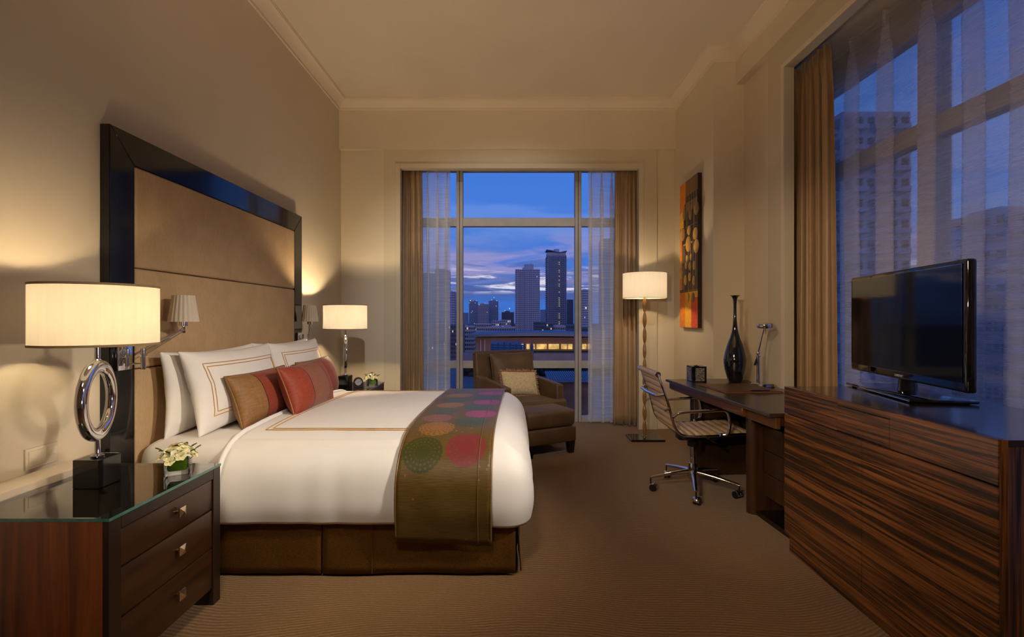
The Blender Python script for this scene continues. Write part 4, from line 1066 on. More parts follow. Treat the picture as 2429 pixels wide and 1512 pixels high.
# ------------------------------------------------------------------ picture on the right wall
PC = thing('wall_picture', 'tall narrow orange and brown canvas with hanging gourds on right wall', 'picture', (XR, 5.105, 1.985))
pw, ph, px = 0.51, 1.56, -0.045
bm = BM(); box(bm, (px, -pw / 2, -ph / 2), (-0.004, pw / 2, ph / 2)); obj('canvas', bm, M['paint_dark'], PC, smooth=0)
def pq(u, v): return (pw / 2 - pw * u, ph / 2 - ph * v)     # u 0 at the window side, v 0 at the top
lay = [0]
def rect(name, u0, v0, u1, v1, mat):
    lay[0] += 1; (ya, za), (yb, zb) = pq(u0, v0), pq(u1, v1); x = px - 0.00005 * lay[0]
    bm = BM(); box(bm, (x, min(ya, yb), min(za, zb)), (px + 0.001, max(ya, yb), max(za, zb))); return obj(name, bm, mat, PC, smooth=0)
rect('painted_panel', 0, 0, 0.34, 0.20, M['paint_orange']); rect('painted_panel', 0.34, 0, 1.0, 0.105, M['paint_brown'])
rect('painted_panel', 0, 0.20, 0.22, 0.31, M['paint_yellow']); rect('painted_panel', 0, 0.31, 0.13, 0.74, M['paint_orange'])
rect('painted_panel', 0.26, 0.15, 0.98, 0.215, M['paint_olive'])
rect('painted_panel', 0, 0.745, 1.0, 0.76, M['paint_olive'])
rect('painted_panel', 0, 0.76, 0.36, 1.0, M['paint_orange']); rect('painted_panel', 0.32, 0.76, 0.68, 1.0, M['paint_yellow']); rect('painted_panel', 0.66, 0.80, 1.0, 1.0, M['paint_red']); rect('painted_panel', 0.68, 0.76, 1.0, 0.80, M['paint_yellow'])
rect('painted_panel', 0.20, 0.425, 0.72, 0.436, M['paint_ochre']); rect('painted_panel', 0.25, 0.313, 0.98, 0.318, M['paint_olive'])
bm = BM()
for u, v0, v1 in ((0.42, 0.105, 0.36), (0.53, 0.105, 0.24), (0.66, 0.105, 0.25), (0.80, 0.105, 0.38), (0.92, 0.105, 0.21), (0.28, 0.18, 0.24), (0.50, 0.44, 0.76), (0.12, 0.44, 0.60), (0.36, 0.50, 0.66), (0.62, 0.45, 0.65), (0.76, 0.40, 0.76), (0.90, 0.50, 0.66), (0.22, 0.43, 0.74), (0.28, 0.43, 0.74), (0.17, 0.43, 0.74)):
    (ya, za), (yb, zb) = pq(u - 0.006, v0), pq(u + 0.006, v1); box(bm, (px - 0.0010, yb, zb), (px, ya, za))
obj('painted_cords', bm, M['paint_cord'], PC, smooth=0, kind='stuff')
for i, (u, v, a, b2, mt) in enumerate(((0.28, 0.215, 0.11, 0.045, 'paint_olive'), (0.62, 0.245, 0.10, 0.033, 'paint_olive'), (0.94, 0.225, 0.13, 0.043, 'paint_olive'), (0.17, 0.355, 0.15, 0.042, 'paint_ochre'),
        (0.54, 0.345, 0.10, 0.033, 'paint_ochre'), (0.50, 0.435, 0.15, 0.053, 'paint_ochre'), (0.88, 0.385, 0.13, 0.040, 'paint_ochre'), (0.93, 0.470, 0.14, 0.045, 'paint_ochre'), (0.42, 0.53, 0.06, 0.024, 'paint_ochre'), (0.64, 0.53, 0.06, 0.024, 'paint_ochre'),
        (0.10, 0.565, 0.08, 0.028, 'paint_ochre'), (0.38, 0.575, 0.075, 0.027, 'paint_ochre'), (0.60, 0.585, 0.075, 0.030, 'paint_ochre'), (0.82, 0.590, 0.075, 0.030, 'paint_ochre'), (0.10, 0.635, 0.085, 0.032, 'paint_yellow'), (0.34, 0.675, 0.085, 0.036, 'paint_yellow'), (0.58, 0.66, 0.075, 0.030, 'paint_yellow'), (0.80, 0.69, 0.075, 0.032, 'paint_ochre'),
        (0.48, 0.795, 0.085, 0.035, 'paint_yellow'), (0.77, 0.80, 0.085, 0.033, 'paint_olive'))):
    y, z = pq(u, v); bm = BM(); n = 20; x = px - 0.0011 - 0.00004 * i
    lp = [bm.verts.new((x, y + a * pw * math.cos(2 * PI * k / n), z + b2 * ph * math.sin(2 * PI * k / n))) for k in range(n)]; lb = [bm.verts.new((px, q.co.y, q.co.z)) for q in lp]
    bm.faces.new(lp); [bm.faces.new((lp[k], lp[(k + 1) % n], lb[(k + 1) % n], lb[k])) for k in range(n)]
    obj('painted_gourd', bm, M[mt + '_egg'], PC, smooth=0)

# ------------------------------------------------------------------ desk
DK = thing('desk', 'long dark walnut writing desk between pier and television cabinet', 'desk', (1.46, 3.50, 0), R(3.1))
# local: y along the desk (-0.76 near .. 0.80 far), x into the wall
bm = BM(); box(bm, (-0.045, -0.765, 0.738), (0.62, 0.80, 0.762), 0.003, 1); top = obj('desk_top', bm, M['desk_top'], DK)
bm = BM(); box(bm, (-0.050, -0.768, 0.741), (-0.045, 0.803, 0.760), 0.001, 1); obj('edge_strip', bm, M['desk_edge'], top)
bm = BM(); prism(bm, [(-0.030, 0.688), (-0.014, 0.674), (0.03, 0.671), (0.03, 0.738), (-0.030, 0.738)], 1, -0.44, 0.775); obj('apron', bm, M['desk'], DK, smooth=35, bevel=0.008)
bm = BM(); box(bm, (0.0, -0.75, 0.668), (0.03, -0.445, 0.738), 0.003, 1); obj('drawer', bm, M['desk'], DK)
bm = BM(); box(bm, (0.03, -0.75, 0.685), (0.60, 0.775, 0.737)); obj('underframe', bm, M['desk_v'], DK, smooth=0)
# near slab leg with rounded front, far pedestal
def slab(y0, y1, x0=0.10, x1=0.60, z0=0.0, z1=0.685):
    r = (y1 - y0) / 2; pts = [(x1, y0), (x1, y1)] + [(x0 + r - r * math.sin(a), (y0 + y1) / 2 + r * math.cos(a)) for a in [PI * i / 10 for i in range(11)]]
    bm = BM(); prism(bm, pts, 2, z0, z1); return obj('slab_leg', bm, M['desk_v'], DK, smooth=40)
slab(-0.31, -0.22); slab(0.50, 0.59); slab(0.68, 0.77, 0.14)
bm = BM(); box(bm, (0.20, -0.74, 0.13), (0.58, -0.312, 0.60), 0.003, 1); ped = obj('drawer_pedestal', bm, M['desk_v'], DK)
for z0, z1 in ((0.135, 0.280), (0.286, 0.430), (0.436, 0.595)):
    for y0, y1 in ((-0.735, -0.52), (-0.514, -0.318)):
        bm = BM(); box(bm, (0.186, y0, z0), (0.20, y1, z1), 0.002, 1); obj('drawer_front', bm, M['desk_v'], ped)
bm = BM(); box(bm, (0.14, -0.74, 0.0), (0.58, -0.31, 0.03)); obj('floor_plinth', bm, M['darkleg'], DK, smooth=0)
bm = BM(); box(bm, (0.16, 0.591, 0.05), (0.58, 0.679, 0.64), 0.003, 1); obj('cupboard', bm, M['desk_v'], DK)
bm = BM(); box(bm, (0.55, -0.22, 0.15), (0.575, 0.50, 0.685)); obj('modesty_panel', bm, M['darkleg'], DK, smooth=0)
DZ = 0.7625
# vase
VS = thing('vase', 'tall glossy black bottle vase with thin flared neck on the desk', 'vase', (1.90, 4.12, DZ))
bm = BM(); lathe(bm, catmull([(0.040, 0.0, 0), (0.052, 0.008, 0), (0.078, 0.085, 0), (0.090, 0.165, 0), (0.087, 0.215, 0), (0.066, 0.300, 0), (0.040, 0.370, 0), (0.022, 0.440, 0), (0.0135, 0.52, 0), (0.011, 0.60, 0), (0.0115, 0.66, 0), (0.016, 0.705, 0), (0.028, 0.726, 0), (0.041, 0.733, 0)], 4) if False else [(p.x, p.y) for p in catmull([(0.040, 0.0, 0), (0.052, 0.008, 0), (0.078, 0.085, 0), (0.090, 0.165, 0), (0.087, 0.215, 0), (0.066, 0.300, 0), (0.040, 0.370, 0), (0.022, 0.440, 0), (0.0135, 0.52, 0), (0.011, 0.60, 0), (0.0115, 0.66, 0), (0.016, 0.705, 0), (0.028, 0.726, 0), (0.041, 0.733, 0)], 4)], 40, cap1=False)
obj('body', bm, M['ceramic'], VS, smooth=180, solid=0.003)
# desk lamp
DL = thing('desk_lamp', 'unlit chrome adjustable desk lamp with round flat head', 'lamp', (1.985, 3.84, DZ))
bm = BM(); lathe(bm, [(0.088, 0), (0.092, 0.004), (0.092, 0.024), (0.088, 0.028)], 40); obj('base', bm, M['chrome'], DL)
bm = BM(); tube(bm, [(-0.03, 0, 0.028), (-0.03, 0, 0.245)], [0.0135, 0.0115], 18); obj('stem', bm, M['chrome'], DL)
bm = BM(); bmesh.ops.create_uvsphere(bm, u_segments=16, v_segments=10, radius=0.014, matrix=Matrix.Translation((-0.03, 0, 0.262))); tube(bm, [(-0.03, -0.02, 0.262), (-0.03, 0.02, 0.262)], 0.005, 8); tube(bm, [(-0.03, 0, 0.232), (-0.03, 0, 0.240)], 0.017, 16); obj('joint', bm, M['chrome'], DL)
bm = BM(); tube(bm, [(-0.057, 0.0, 0.165), (-0.043, 0, 0.215), (-0.03, 0, 0.262)], [0.009, 0.006, 0.004], 10); obj('counterweight', bm, M['blackplastic'], DL)
bm = BM(); tube(bm, [(-0.03, 0, 0.262), (0.018, 0, 0.470)], 0.0045, 10); obj('arm', bm, M['chrome'], DL)
bm = BM(); lathe(bm, [(0.050, 0.0), (0.057, 0.002), (0.059, 0.006), (0.059, 0.030), (0.055, 0.036)], 40); hd_ = obj('lamp_head', bm, M['chrome'], DL); hd_.location = (0.024, 0, 0.465); hd_.rotation_euler = (R(6), R(-5), 0)
bm = BM(); tube(bm, [(0.026, 0, 0.465), (0.030, 0, 0.43), (0.030, 0, 0.415)], [0.002, 0.002, 0.004], 8); obj('pull', bm, M['chrome'], DL)
# tissue box with inlay
TB = thing('tissue_box', 'black lacquered box with speckled inlay panels on the desk corner', 'box', (1.585, 4.155, DZ), R(1))
bm = BM(); box(bm, (-0.062, -0.062, 0), (0.062, 0.062, 0.130), 0.002, 1); obj('body', bm, M['lacquer'], TB)
for (lo, hi) in (((-0.034, -0.0640, 0.006), (0.044, -0.062, 0.118)), ((-0.0640, -0.044, 0.006), (-0.062, 0.044, 0.118)), ((0.062, -0.044, 0.006), (0.0640, 0.044, 0.118))):
    bm = BM(); box(bm, lo, hi); obj('inlay_panel', bm, M['inlay'], TB, smooth=0)
bm = BM(); lathe(bm, [(0.020, 0.130), (0.024, 0.134), (0.010, 0.139)], 20); obj('lid_knob', bm, M['chrome'], TB)
# blotter and pen
BL = thing('desk_blotter', 'brown leather desk blotter with tan edge on the desk', 'blotter', (1.735, 3.70, DZ), R(3))
bm = BM(); box(bm, (-0.215, -0.225, 0), (0.215, 0.225, 0.006), 0.002, 1); obj('backing', bm, M['leather_edge'], BL)
bm = BM(); box(bm, (-0.210, -0.220, 0.006), (0.210, 0.220, 0.011), 0.002, 1); obj('writing_pad', bm, M['leather'], BL)
bm = BM(); tube(bm, [(0, -0.075, 0.0055), (0, -0.070, 0.0055), (0, 0.05, 0.0055), (0, 0.075, 0.0045)], [0.003, 0.0045, 0.0045, 0.001], 10)
pen = obj('pen', bm, M['blackplastic'], None); tag(pen, 'black pen lying along the near edge of the leather blotter', 'pen'); pen.location = (1.79, 3.492, DZ + 0.0115); pen.rotation_euler = (0, 0, R(92))
bm = BM(); tube(bm, [(0.003, -0.07, 0.011), (0.003, -0.03, 0.011)], 0.0012, 6); obj('clip', bm, M['chrome'], pen)

# ------------------------------------------------------------------ office chair
OC = thing('office_chair', 'taupe ribbed leather swivel chair with chrome arms at the desk', 'chair', (1.372, 3.665, 0), R(0))
# local: chair faces +x
side = catmull([(-0.335, 0, 0.905), (-0.300, 0, 0.800), (-0.262, 0, 0.690), (-0.236, 0, 0.590), (-0.215, 0, 0.525), (-0.175, 0, 0.478), (-0.110, 0, 0.462), (0.0, 0, 0.462), (0.14, 0, 0.470), (0.27, 0, 0.478), (0.335, 0, 0.470)], 6)
def cut(a, b): return side[a:b]
def pad(name, idx0, idx1, ribs, flip=1):
    pts = side[idx0:idx1 + 1]
    # resample finely
    d = [0]
    for a, b2 in zip(pts, pts[1:]): d.append(d[-1] + (b2 - a).length)
    Lg = d[-1]; n = ribs * 8; rows_t = []; rows_b = []
    for i in range(n + 1):
        s = Lg * i / n; k = max(j for j in range(len(d)) if d[j] <= s + 1e-9); k = min(k, len(pts) - 2)
        t = (s - d[k]) / max(1e-9, d[k + 1] - d[k]); p = pts[k].lerp(pts[k + 1], t); tg = (pts[k + 1] - pts[k]).normalized(); nm = Vector((-tg.z, 0, tg.x)) * -1
        bulge = 0.014 * abs(math.sin(PI * ribs * i / n)) ** 0.6 + 0.006
        rt = []; rb = []
        for j in range(13):
            y = -0.222 + 0.444 * j / 12; e = 1 - abs(2 * j / 12 - 1) ** 8
            rt.append(p - nm * (bulge * (0.35 + 0.65 * e)) + Vector((0, y, 0))); rb.append(p + nm * (bulge * 0.7 * (0.35 + 0.65 * e)) + Vector((0, y, 0)))
        rows_t.append(rt); rows_b.append(rb)
    bm = BM(); A = grid(bm, rows_t); B = grid(bm, rows_b)
    for i in range(n):
        for j in (0, 12): bm.faces.new((A[i][j], A[i + 1][j], B[i + 1][j], B[i][j]))
    for i in (0, n):
        for j in range(12): bm.faces.new((A[i][j], A[i][j + 1], B[i][j + 1], B[i][j]))
    return obj(name, bm, M['taupe'], OC, smooth=70)
pad('backrest', 1, 29, 9); pad('seat', 31, 59, 9)
for s in (-1, 1):
    bm = BM(); y = s * 0.232
    tube(bm, [q + Vector((0, y, 0)) for q in side], 0.0115, 10, sq=(1.35, 0.75)); obj('side_rail', bm, M['chrome'], OC, smooth=60)
    bm = BM(); y2 = s * 0.262
    arm = rounded([(-0.233, s * 0.238, 0.600), (-0.20, y2, 0.632), (-0.16, y2, 0.640), (0.150, y2, 0.658), (0.165, y2, 0.55), (0.150, y2, 0.482), (0.105, s * 0.240, 0.474)], 0.05, 6)
    tube(bm, arm, 0.0115, 10); obj('armrest', bm, M['chrome'], OC, smooth=60)
    bm = BM(); tube(bm, [(-0.236, s * 0.225, 0.596), (-0.230, s * 0.250, 0.604)], 0.012, 10); obj('arm_bolt', bm, M['chrome'], OC, smooth=60); bm = BM(); tube(bm, [(0.105, s * 0.228, 0.470), (0.110, s * 0.258, 0.474)], 0.012, 10); obj('arm_bolt', bm, M['chrome'], OC, smooth=60)
bm = BM(); tube(bm, [(-0.338, -0.225, 0.902), (-0.338, 0.225, 0.902)], 0.021, 18); obj('head_roll', bm, M['taupe'], OC, smooth=60)
for s in (-1, 1):
    bm = BM(); tube(bm, [(-0.338, s * 0.225, 0.902), (-0.338, s * 0.243, 0.902)], 0.020, 18); obj('roll_cap', bm, M['chrome'], OC, smooth=60)
bm = BM(); tube(bm, [(0.335, -0.222, 0.470), (0.335, 0.222, 0.470)], 0.016, 16); obj('front_roll', bm, M['taupe'], OC, smooth=60)
for s in (-1, 1):
    bm = BM(); tube(bm, [(0.335, s * 0.222, 0.470), (0.335, s * 0.243, 0.470)], 0.017, 16); obj('roll_cap', bm, M['chrome'], OC, smooth=60)
bm = BM(); tube(bm, rounded([(-0.290, -0.232, 0.762), (-0.335, -0.20, 0.748), (-0.345, 0.0, 0.745), (-0.335, 0.20, 0.748), (-0.290, 0.232, 0.762)], 0.08, 6), 0.0125, 10); obj('back_bar', bm, M['chrome'], OC, smooth=60)
for s in (-1, 1):
    bm = BM(); tube(bm, [(-0.255, s * 0.232, 0.66), (-0.29, s * 0.232, 0.645)], 0.009, 10); obj('rail_bolt', bm, M['chrome'], OC, smooth=60)
bm = BM(); box(bm, (-0.12, -0.05, 0.385), (0.10, 0.05, 0.445), 0.012, 2); box(bm, (-0.13, -0.20, 0.425), (-0.09, 0.20, 0.452), 0.006, 1); box(bm, (0.06, -0.20, 0.425), (0.10, 0.20, 0.452), 0.006, 1); obj('mechanism', bm, M['blackplastic'], OC)
bm = BM(); lathe(bm, [(0.040, 0.335), (0.042, 0.34), (0.042, 0.385), (0.03, 0.39)], 20); obj('column_cover', bm, M['blackplastic'], OC)
bm = BM(); tube(bm, [(0.06, -0.05, 0.42), (0.10, -0.17, 0.405), (0.105, -0.20, 0.400)], [0.005, 0.005, 0.010], 10); obj('tension_knob', bm, M['chrome'], OC)
bm = BM(); tube(bm, [(-0.02, 0.05, 0.41), (0.07, 0.22, 0.385), (0.10, 0.26, 0.37)], [0.004, 0.004, 0.008], 8); obj('lever', bm, M['blackplastic'], OC)
bm = BM(); tube(bm, [(0, 0, 0.17), (0, 0, 0.34)], 0.0165, 20); tube(bm, [(0, 0, 0.17), (0, 0, 0.245)], 0.022, 20); obj('gas_column', bm, M['chrome'], OC, smooth=60)
bm = BM(); lathe(bm, [(0.034, 0.085), (0.043, 0.10), (0.041, 0.150), (0.034, 0.185), (0.030, 0.205)], 24); obj('hub', bm, M['chrome'], OC)
for i in range(5):
    a = R(-107 + 72 * i); d = Vector((math.cos(a), math.sin(a), 0))
    bm = BM(); tube(bm, [d * 0.03 + Vector((0, 0, 0.142)), d * 0.17 + Vector((0, 0, 0.125)), d * 0.325 + Vector((0, 0, 0.098))], [0.024, 0.017, 0.011], 12, sq=(0.8, 1)); leg = obj('leg', bm, M['chrome'], OC, smooth=60)
    e = d * 0.322; s_ = Vector((math.cos(a + 1.1), math.sin(a + 1.1), 0)); f_ = Vector((-s_.y, s_.x, 0)) * 0.018
    bm = BM(); tube(bm, [e + Vector((0, 0, 0.095)), e + Vector((0, 0, 0.05))], 0.006, 8)
    for k in (-1, 1): tube(bm, [e + f_ + s_ * (k * 0.006) + Vector((0, 0, 0.027)), e + f_ + s_ * (k * 0.022) + Vector((0, 0, 0.027))], 0.027, 20)
    cs_ = obj('caster', bm, M['blackplastic'], leg, smooth=50)
    bm = BM(); P_ = []
    for q in range(9): an = -0.5 + (PI + 1.0) * q / 8; P_.append((math.cos(an), math.sin(an)))
    fd = f_.normalized(); grid(bm, [[e + f_ + fd * 0.0285 * c_ + s_ * w + Vector((0, 0, 0.027 + 0.0285 * max(-0.2, n_))) for w in (-0.0235, 0.0235)] for c_, n_ in P_]); obj('caster_hood', bm, M['chrome'], leg, smooth=60, solid=0.003)

# ------------------------------------------------------------------ television cabinet
TC = thing('television_cabinet', 'large dark ebony veneer cabinet with two doors under the television', 'cabinet', (1.90, 2.12, 0))
cx0, cx1, cy0, cy1, ct = 1.535 - 1.90, 2.160 - 1.90, 1.515 - 2.12, 2.726 - 2.12, 0.918
bm = BM(); box(bm, (cx0 + 0.02, cy0 + 0.002, 0.09), (cx1, cy1, ct - 0.022)); obj('carcass', bm, M['ebony_end'], TC, smooth=0)
bm = BM(); box(bm, (cx0 + 0.0205, cy0, ct - 0.022), (cx1, cy1, ct), 0.001, 1); obj('top', bm, M['ebony_top'], TC)
bm = BM(); box(bm, (cx0 + 0.012, cy0 + 0.002, 0), (cx1, cy1 - 0.03, 0.09)); obj('plinth', bm, M['ebony'], TC, smooth=0)
zb_ = 0.765; dy0, dy1 = 1.968 - 2.12, 2.282 - 2.12
for a, b2 in ((cy0 + 0.012, dy0 - 0.002), (dy1 + 0.002, cy1)):
    bm = BM(); box(bm, (cx0, a, zb_ + 0.006), (cx0 + 0.02, b2, ct - 0.0005), 0.0012, 1); obj('frieze_panel', bm, M['ebony_b'], TC)
bm = BM(); box(bm, (cx0 - 0.001, dy0, zb_ + 0.010), (cx0 + 0.02, dy1, ct - 0.030), 0.0015, 1); obj('drawer', bm, M['ebony_b'], TC)
bm = BM(); box(bm, (cx0, dy0 - 0.002, ct - 0.027), (cx0 + 0.02, dy1 + 0.002, ct - 0.0005), 0.001, 1); obj('frieze_panel', bm, M['ebony_b'], TC)
ys = 2.124 - 2.12
for a, b2 in ((cy0 + 0.012, ys - 0.0015), (ys + 0.0015, cy1)):
    bm = BM(); box(bm, (cx0, a, 0.092), (cx0 + 0.02, b2, zb_), 0.0015, 1); obj('door', bm, M['ebony'], TC)
bm = BM(); prism(bm, [(cx0 + 0.004, cy0 + 0.012), (cx0 + 0.02, cy0), (cx0 + 0.02, cy0 + 0.012)], 2, 0.09, ct - 0.0005); obj('corner_strip', bm, M['ebony_end'], TC, smooth=0)

# ------------------------------------------------------------------ television
tvc = Vector((1.962, 2.447)); ta = math.atan2(2.06 - 1.865, 2.925 - 1.97)
TV = thing('television', 'black flat screen television on a glossy base on the cabinet', 'television', (tvc.x, tvc.y, ct), -ta)
# local: screen faces -x, width along y
tw, z0, z1 = 0.488, 0.075, 0.628
bm = BM(); box(bm, (-0.010, -tw, z0), (0.030, tw, z1), 0.012, 3); obj('housing', bm, M['piano'], TV)
bm = BM(); box(bm, (0.030, -tw + 0.09, z0 + 0.05), (0.060, tw - 0.09, z1 - 0.08), 0.015, 2); obj('back_cover', bm, M['blackplastic'], TV)
bm = BM(); box(bm, (-0.0125, -tw + 0.026, z0 + 0.042), (-0.0095, tw - 0.022, z1 - 0.022)); obj('screen', bm, M['screen'], TV, smooth=0)
bm = BM()
yy0, yy1, za, zb2 = -tw + 0.026, tw - 0.022, z0 + 0.042, z1 - 0.022
for lo, hi in (((-0.0140, yy0 - 0.003, za - 0.003), (-0.0095, yy1 + 0.003, za)), ((-0.0140, yy0 - 0.003, zb2), (-0.0095, yy1 + 0.003, zb2 + 0.003)), ((-0.0140, yy0 - 0.003, za), (-0.0095, yy0, zb2)), ((-0.0140, yy1, za), (-0.0095, yy1 + 0.003, zb2))): box(bm, lo, hi)
obj('bezel', bm, M['piano'], TV, smooth=0)
bm = BM(); tube(bm, [(0.035, 0, 0.016), (0.035, 0, 0.082)], [0.046, 0.040], 24, sq=(0.55, 1.0)); obj('neck', bm, M['piano'], TV, smooth=50)
bm = BM(); box(bm, (-0.115, -0.30, 0.004), (0.155, 0.30, 0.018), 0.004, 2); st = obj('stand', bm, M['piano'], TV)
bm = BM(); box(bm, (-0.1165, -0.298, 0.008), (-0.115, 0.298, 0.011)); obj('stand_trim', bm, M['nickel'], st, smooth=0)
for sx in (-0.09, 0.13):
    for sy in (-0.26, 0.26):
        bm = BM(); lathe(bm, [(0.012, 0.0), (0.012, 0.004)], 12, (sx, sy, 0)); obj('stand_foot', bm, M['blackplastic'], st)
fc = bpy.data.curves.new('logo', 'FONT'); fc.body = 'SAMSUNG'; fc.size = 0.0155; fc.align_x = 'CENTER'; fc.extrude = 0.0003; fc.space_character = 1.05
fo = bpy.data.objects.new('logo_source', fc); COL.objects.link(fo)
dg = bpy.context.evaluated_depsgraph_get(); me = bpy.data.meshes.new_from_object(fo.evaluated_get(dg)); bpy.data.objects.remove(fo)
me.materials.clear(); me.materials.append(M['logo'])
lg = bpy.data.objects.new('logo', me); COL.objects.link(lg); lg.parent = TV; lg.location = (-0.0106, -0.01, z0 + 0.014); lg.rotation_euler = (R(90), 0, R(-90))

# ------------------------------------------------------------------ city outside
GZ = -24.0
def city():
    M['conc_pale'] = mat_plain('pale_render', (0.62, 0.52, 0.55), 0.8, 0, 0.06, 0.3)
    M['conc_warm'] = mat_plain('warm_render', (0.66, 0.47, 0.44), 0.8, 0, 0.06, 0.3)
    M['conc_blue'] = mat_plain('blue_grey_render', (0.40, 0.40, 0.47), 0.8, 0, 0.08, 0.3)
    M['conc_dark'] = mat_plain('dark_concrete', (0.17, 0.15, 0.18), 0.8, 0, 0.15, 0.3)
    M['glass_dark'] = mat_plain('dark_windows', (0.030, 0.036, 0.055), 0.25, 0, 0.3, 0.5)
    M['lit_win'] = mat_emit('lit_room_windows', (1.0, 0.74, 0.36), 1.0, 0.6, 0.6)
    M['lit_white'] = mat_emit('white_lights', (0.95, 0.95, 1.0), 1.6)
    M['shop'] = mat_emit('shop_interior_light', (1.0, 0.60, 0.18), 1.15, 0.55, 0.7)
    M['ground'] = mat_plain('city_ground', (0.035, 0.035, 0.045), 0.9, 0, 0.4, 0.05)
    M['deck'] = mat_plain('roof_deck', (0.11, 0.105, 0.115), 0.85, 0, 0.2, 0.2)
    M['roofblue'] = mat_plain('roof_sheet', (0.13, 0.15, 0.20), 0.6, 0, 0.15, 0.2)
    M['mallwall'] = mat_plain('mall_wall', (0.30, 0.17, 0.11), 0.8, 0, 0.25, 0.2)
    M['hutwall'] = mat_plain('hut_timber', (0.22, 0.085, 0.04), 0.7, 0, 0.3, 1.2)
    M['steel'] = mat_plain('blue_steel', (0.09, 0.12, 0.18), 0.5, 0, 0.2, 0.5)
    M['hedge'] = mat_plain('hedge_leaves', (0.012, 0.020, 0.014), 0.9, 0, 0.5, 3)
    rnd = random.Random(11)
    bm = BM(); box(bm, (-1200, 20, GZ - 1), (1800, 2400, GZ)); struct('ground', bm, M['ground'], smooth=0)
    def at(px, Y): return (px - 1214.5) * Y / 1147.0
    def zt(py, Y): return EYE + (756 - py) * Y / 1147.0
    def tower(x0, x1, ytop, Y, depth, wall, label, cols, fh=3.1, lit=0.01, roof=None, balcony=False, wfrac=0.5, hfrac=0.5, name='tower', cat='building', glow=None, z0=GZ, side_cols=5, bays=((0, 1, 0),), stair=None):
        w = x1 - x0; root = thing(name, label, cat, ((x0 + x1) / 2, Y + depth / 2, z0), 0, 'low buildings of the city' if name == 'low_building' else 'towers of the city skyline')
        H = ytop - z0; hx, hy = w / 2, depth / 2; k = fh / 3.1
        nf = max(2, int(H / fh)); wb = BM(); lb = BM(); bb = BM(); anyl = False
        bm = BM(); box(bm, (-hx, -hy + 0.25 * depth, 0), (hx, hy, H)); obj('core', bm, M[wall], root, smooth=0)
        for u0, u1, sb in bays:
            bm = BM(); box(bm, (-hx + w * u0, -hy + sb * depth, 0), (-hx + w * u1, -hy + 0.25 * depth, H)); obj('bay', bm, M[wall], root, smooth=0)
        for f in range(nf):
            z = H - (f + 0.80) * (H / nf)
            if z + z0 < -20: continue
            for u0, u1, sb in bays:
                nc = max(1, round(cols * (u1 - u0))); cw = w * (u1 - u0) / nc; yf = -hy + sb * depth
                for c_ in range(nc):
                    xm = -hx + w * u0 + cw * (c_ + 0.5); L_ = rnd.random() < lit; anyl |= L_
                    box(lb if L_ else wb, (xm - cw * wfrac / 2, yf - 0.12 * k, z), (xm + cw * wfrac / 2, yf + 0.02, z + fh * hfrac))
            for sx in (-1, 1):
                cw = depth / side_cols
                for c_ in range(side_cols):
                    ym = -hy + cw * (c_ + 0.5); xs = sorted((sx * hx, sx * (hx + 0.12 * k)))
                    box(wb, (xs[0], ym - cw * wfrac / 2, z), (xs[1], ym + cw * wfrac / 2, z + fh * hfrac))
            if stair is not None and rnd.random() < 0.62 and f > 1:
                xs_ = -hx + w * stair; box(lb, (xs_ - 0.5, -hy - 0.1 * k, z), (xs_ + 0.5, -hy + 0.08 * depth, z + fh * 0.45)); anyl = True
            if balcony:
                for kk in range(3):
                    bx = -hx + w * (0.10 + 0.30 * kk); box(bb, (bx, -hy - 1.2 * k, z - 0.5 * k), (bx + w * 0.22, -hy, z + 0.25 * k))
                box(bb, (-hx - 0.9 * k, -hy + 1, z - 0.5 * k), (-hx, hy - 1, z + 0.1 * k)); box(bb, (hx, -hy + 1, z - 0.5 * k), (hx + 0.9 * k, hy - 1, z + 0.1 * k))
        obj('windows', wb, M['glass_dark'], root, smooth=0, kind='stuff')
        if anyl: obj('lit_windows', lb, M['lit_win'], root, smooth=0, kind='stuff')
        else: lb.free()
        if balcony: obj('balconies', bb, M[wall], root, smooth=0, kind='stuff')
        else: bb.free()
        q = hx / 8.5
        if roof == 'step':
            bm = BM(); box(bm, (-hx * 0.25, -hy * 0.6, H), (hx * 0.5, hy * 0.6, H + 3.8 * q)); obj('roof_block', bm, M[wall], root, smooth=0)
            bm = BM(); box(bm, (-hx * 0.4, -hy * 0.7, H), (-hx * 0.25, hy * 0.6, H + 1.5 * q)); obj('roof_block', bm, M[wall], root, smooth=0)
            bm = BM(); tube(bm, [(hx * 0.3, 0, H + 3.8 * q), (hx * 0.3, 0, H + 5.6 * q)], 0.15, 6); obj('mast', bm, M['conc_dark'], root)
        elif roof == 'wing':
            pts = [(-hx * 1.06, H + 5.2 * q), (-hx * 0.5, H + 4.5 * q), (hx * 0.1, H + 3.2 * q), (hx * 0.35, H + 2.9 * q), (hx * 0.7, H + 3.6 * q), (hx * 1.06, H + 4.1 * q)]
            poly = pts + [(x, z - 0.5 * q) for x, z in pts[::-1]]
            bm = BM(); prism(bm, poly, 1, -hy * 1.05, hy * 1.05); obj('wing_roof', bm, M[wall], root, smooth=0)
            bm = BM(); box(bm, (-hx * 0.96, -hy * 0.9, H), (hx * 0.96, hy * 0.9, H + 2.7 * q)); obj('roof_storey', bm, M['conc_warm'], root, smooth=0)
            bm = BM(); box(bm, (-hx * 0.20, -hy * 0.4, H + 2.6 * q), (hx * 0.32, hy * 0.4, H + 6.3 * q)); obj('roof_block', bm, M['conc_pale'], root, smooth=0)
        elif roof == 'peak':
            bm = BM(); prism(bm, [(-hx * 0.6, H), (hx * 0.7, H), (hx * 0.25, H + 3 * q), (-hx * 0.1, H + 3 * q)], 1, -hy * 0.6, hy * 0.6); obj('roof_block', bm, M[wall], root, smooth=0)
        elif roof == 'box':
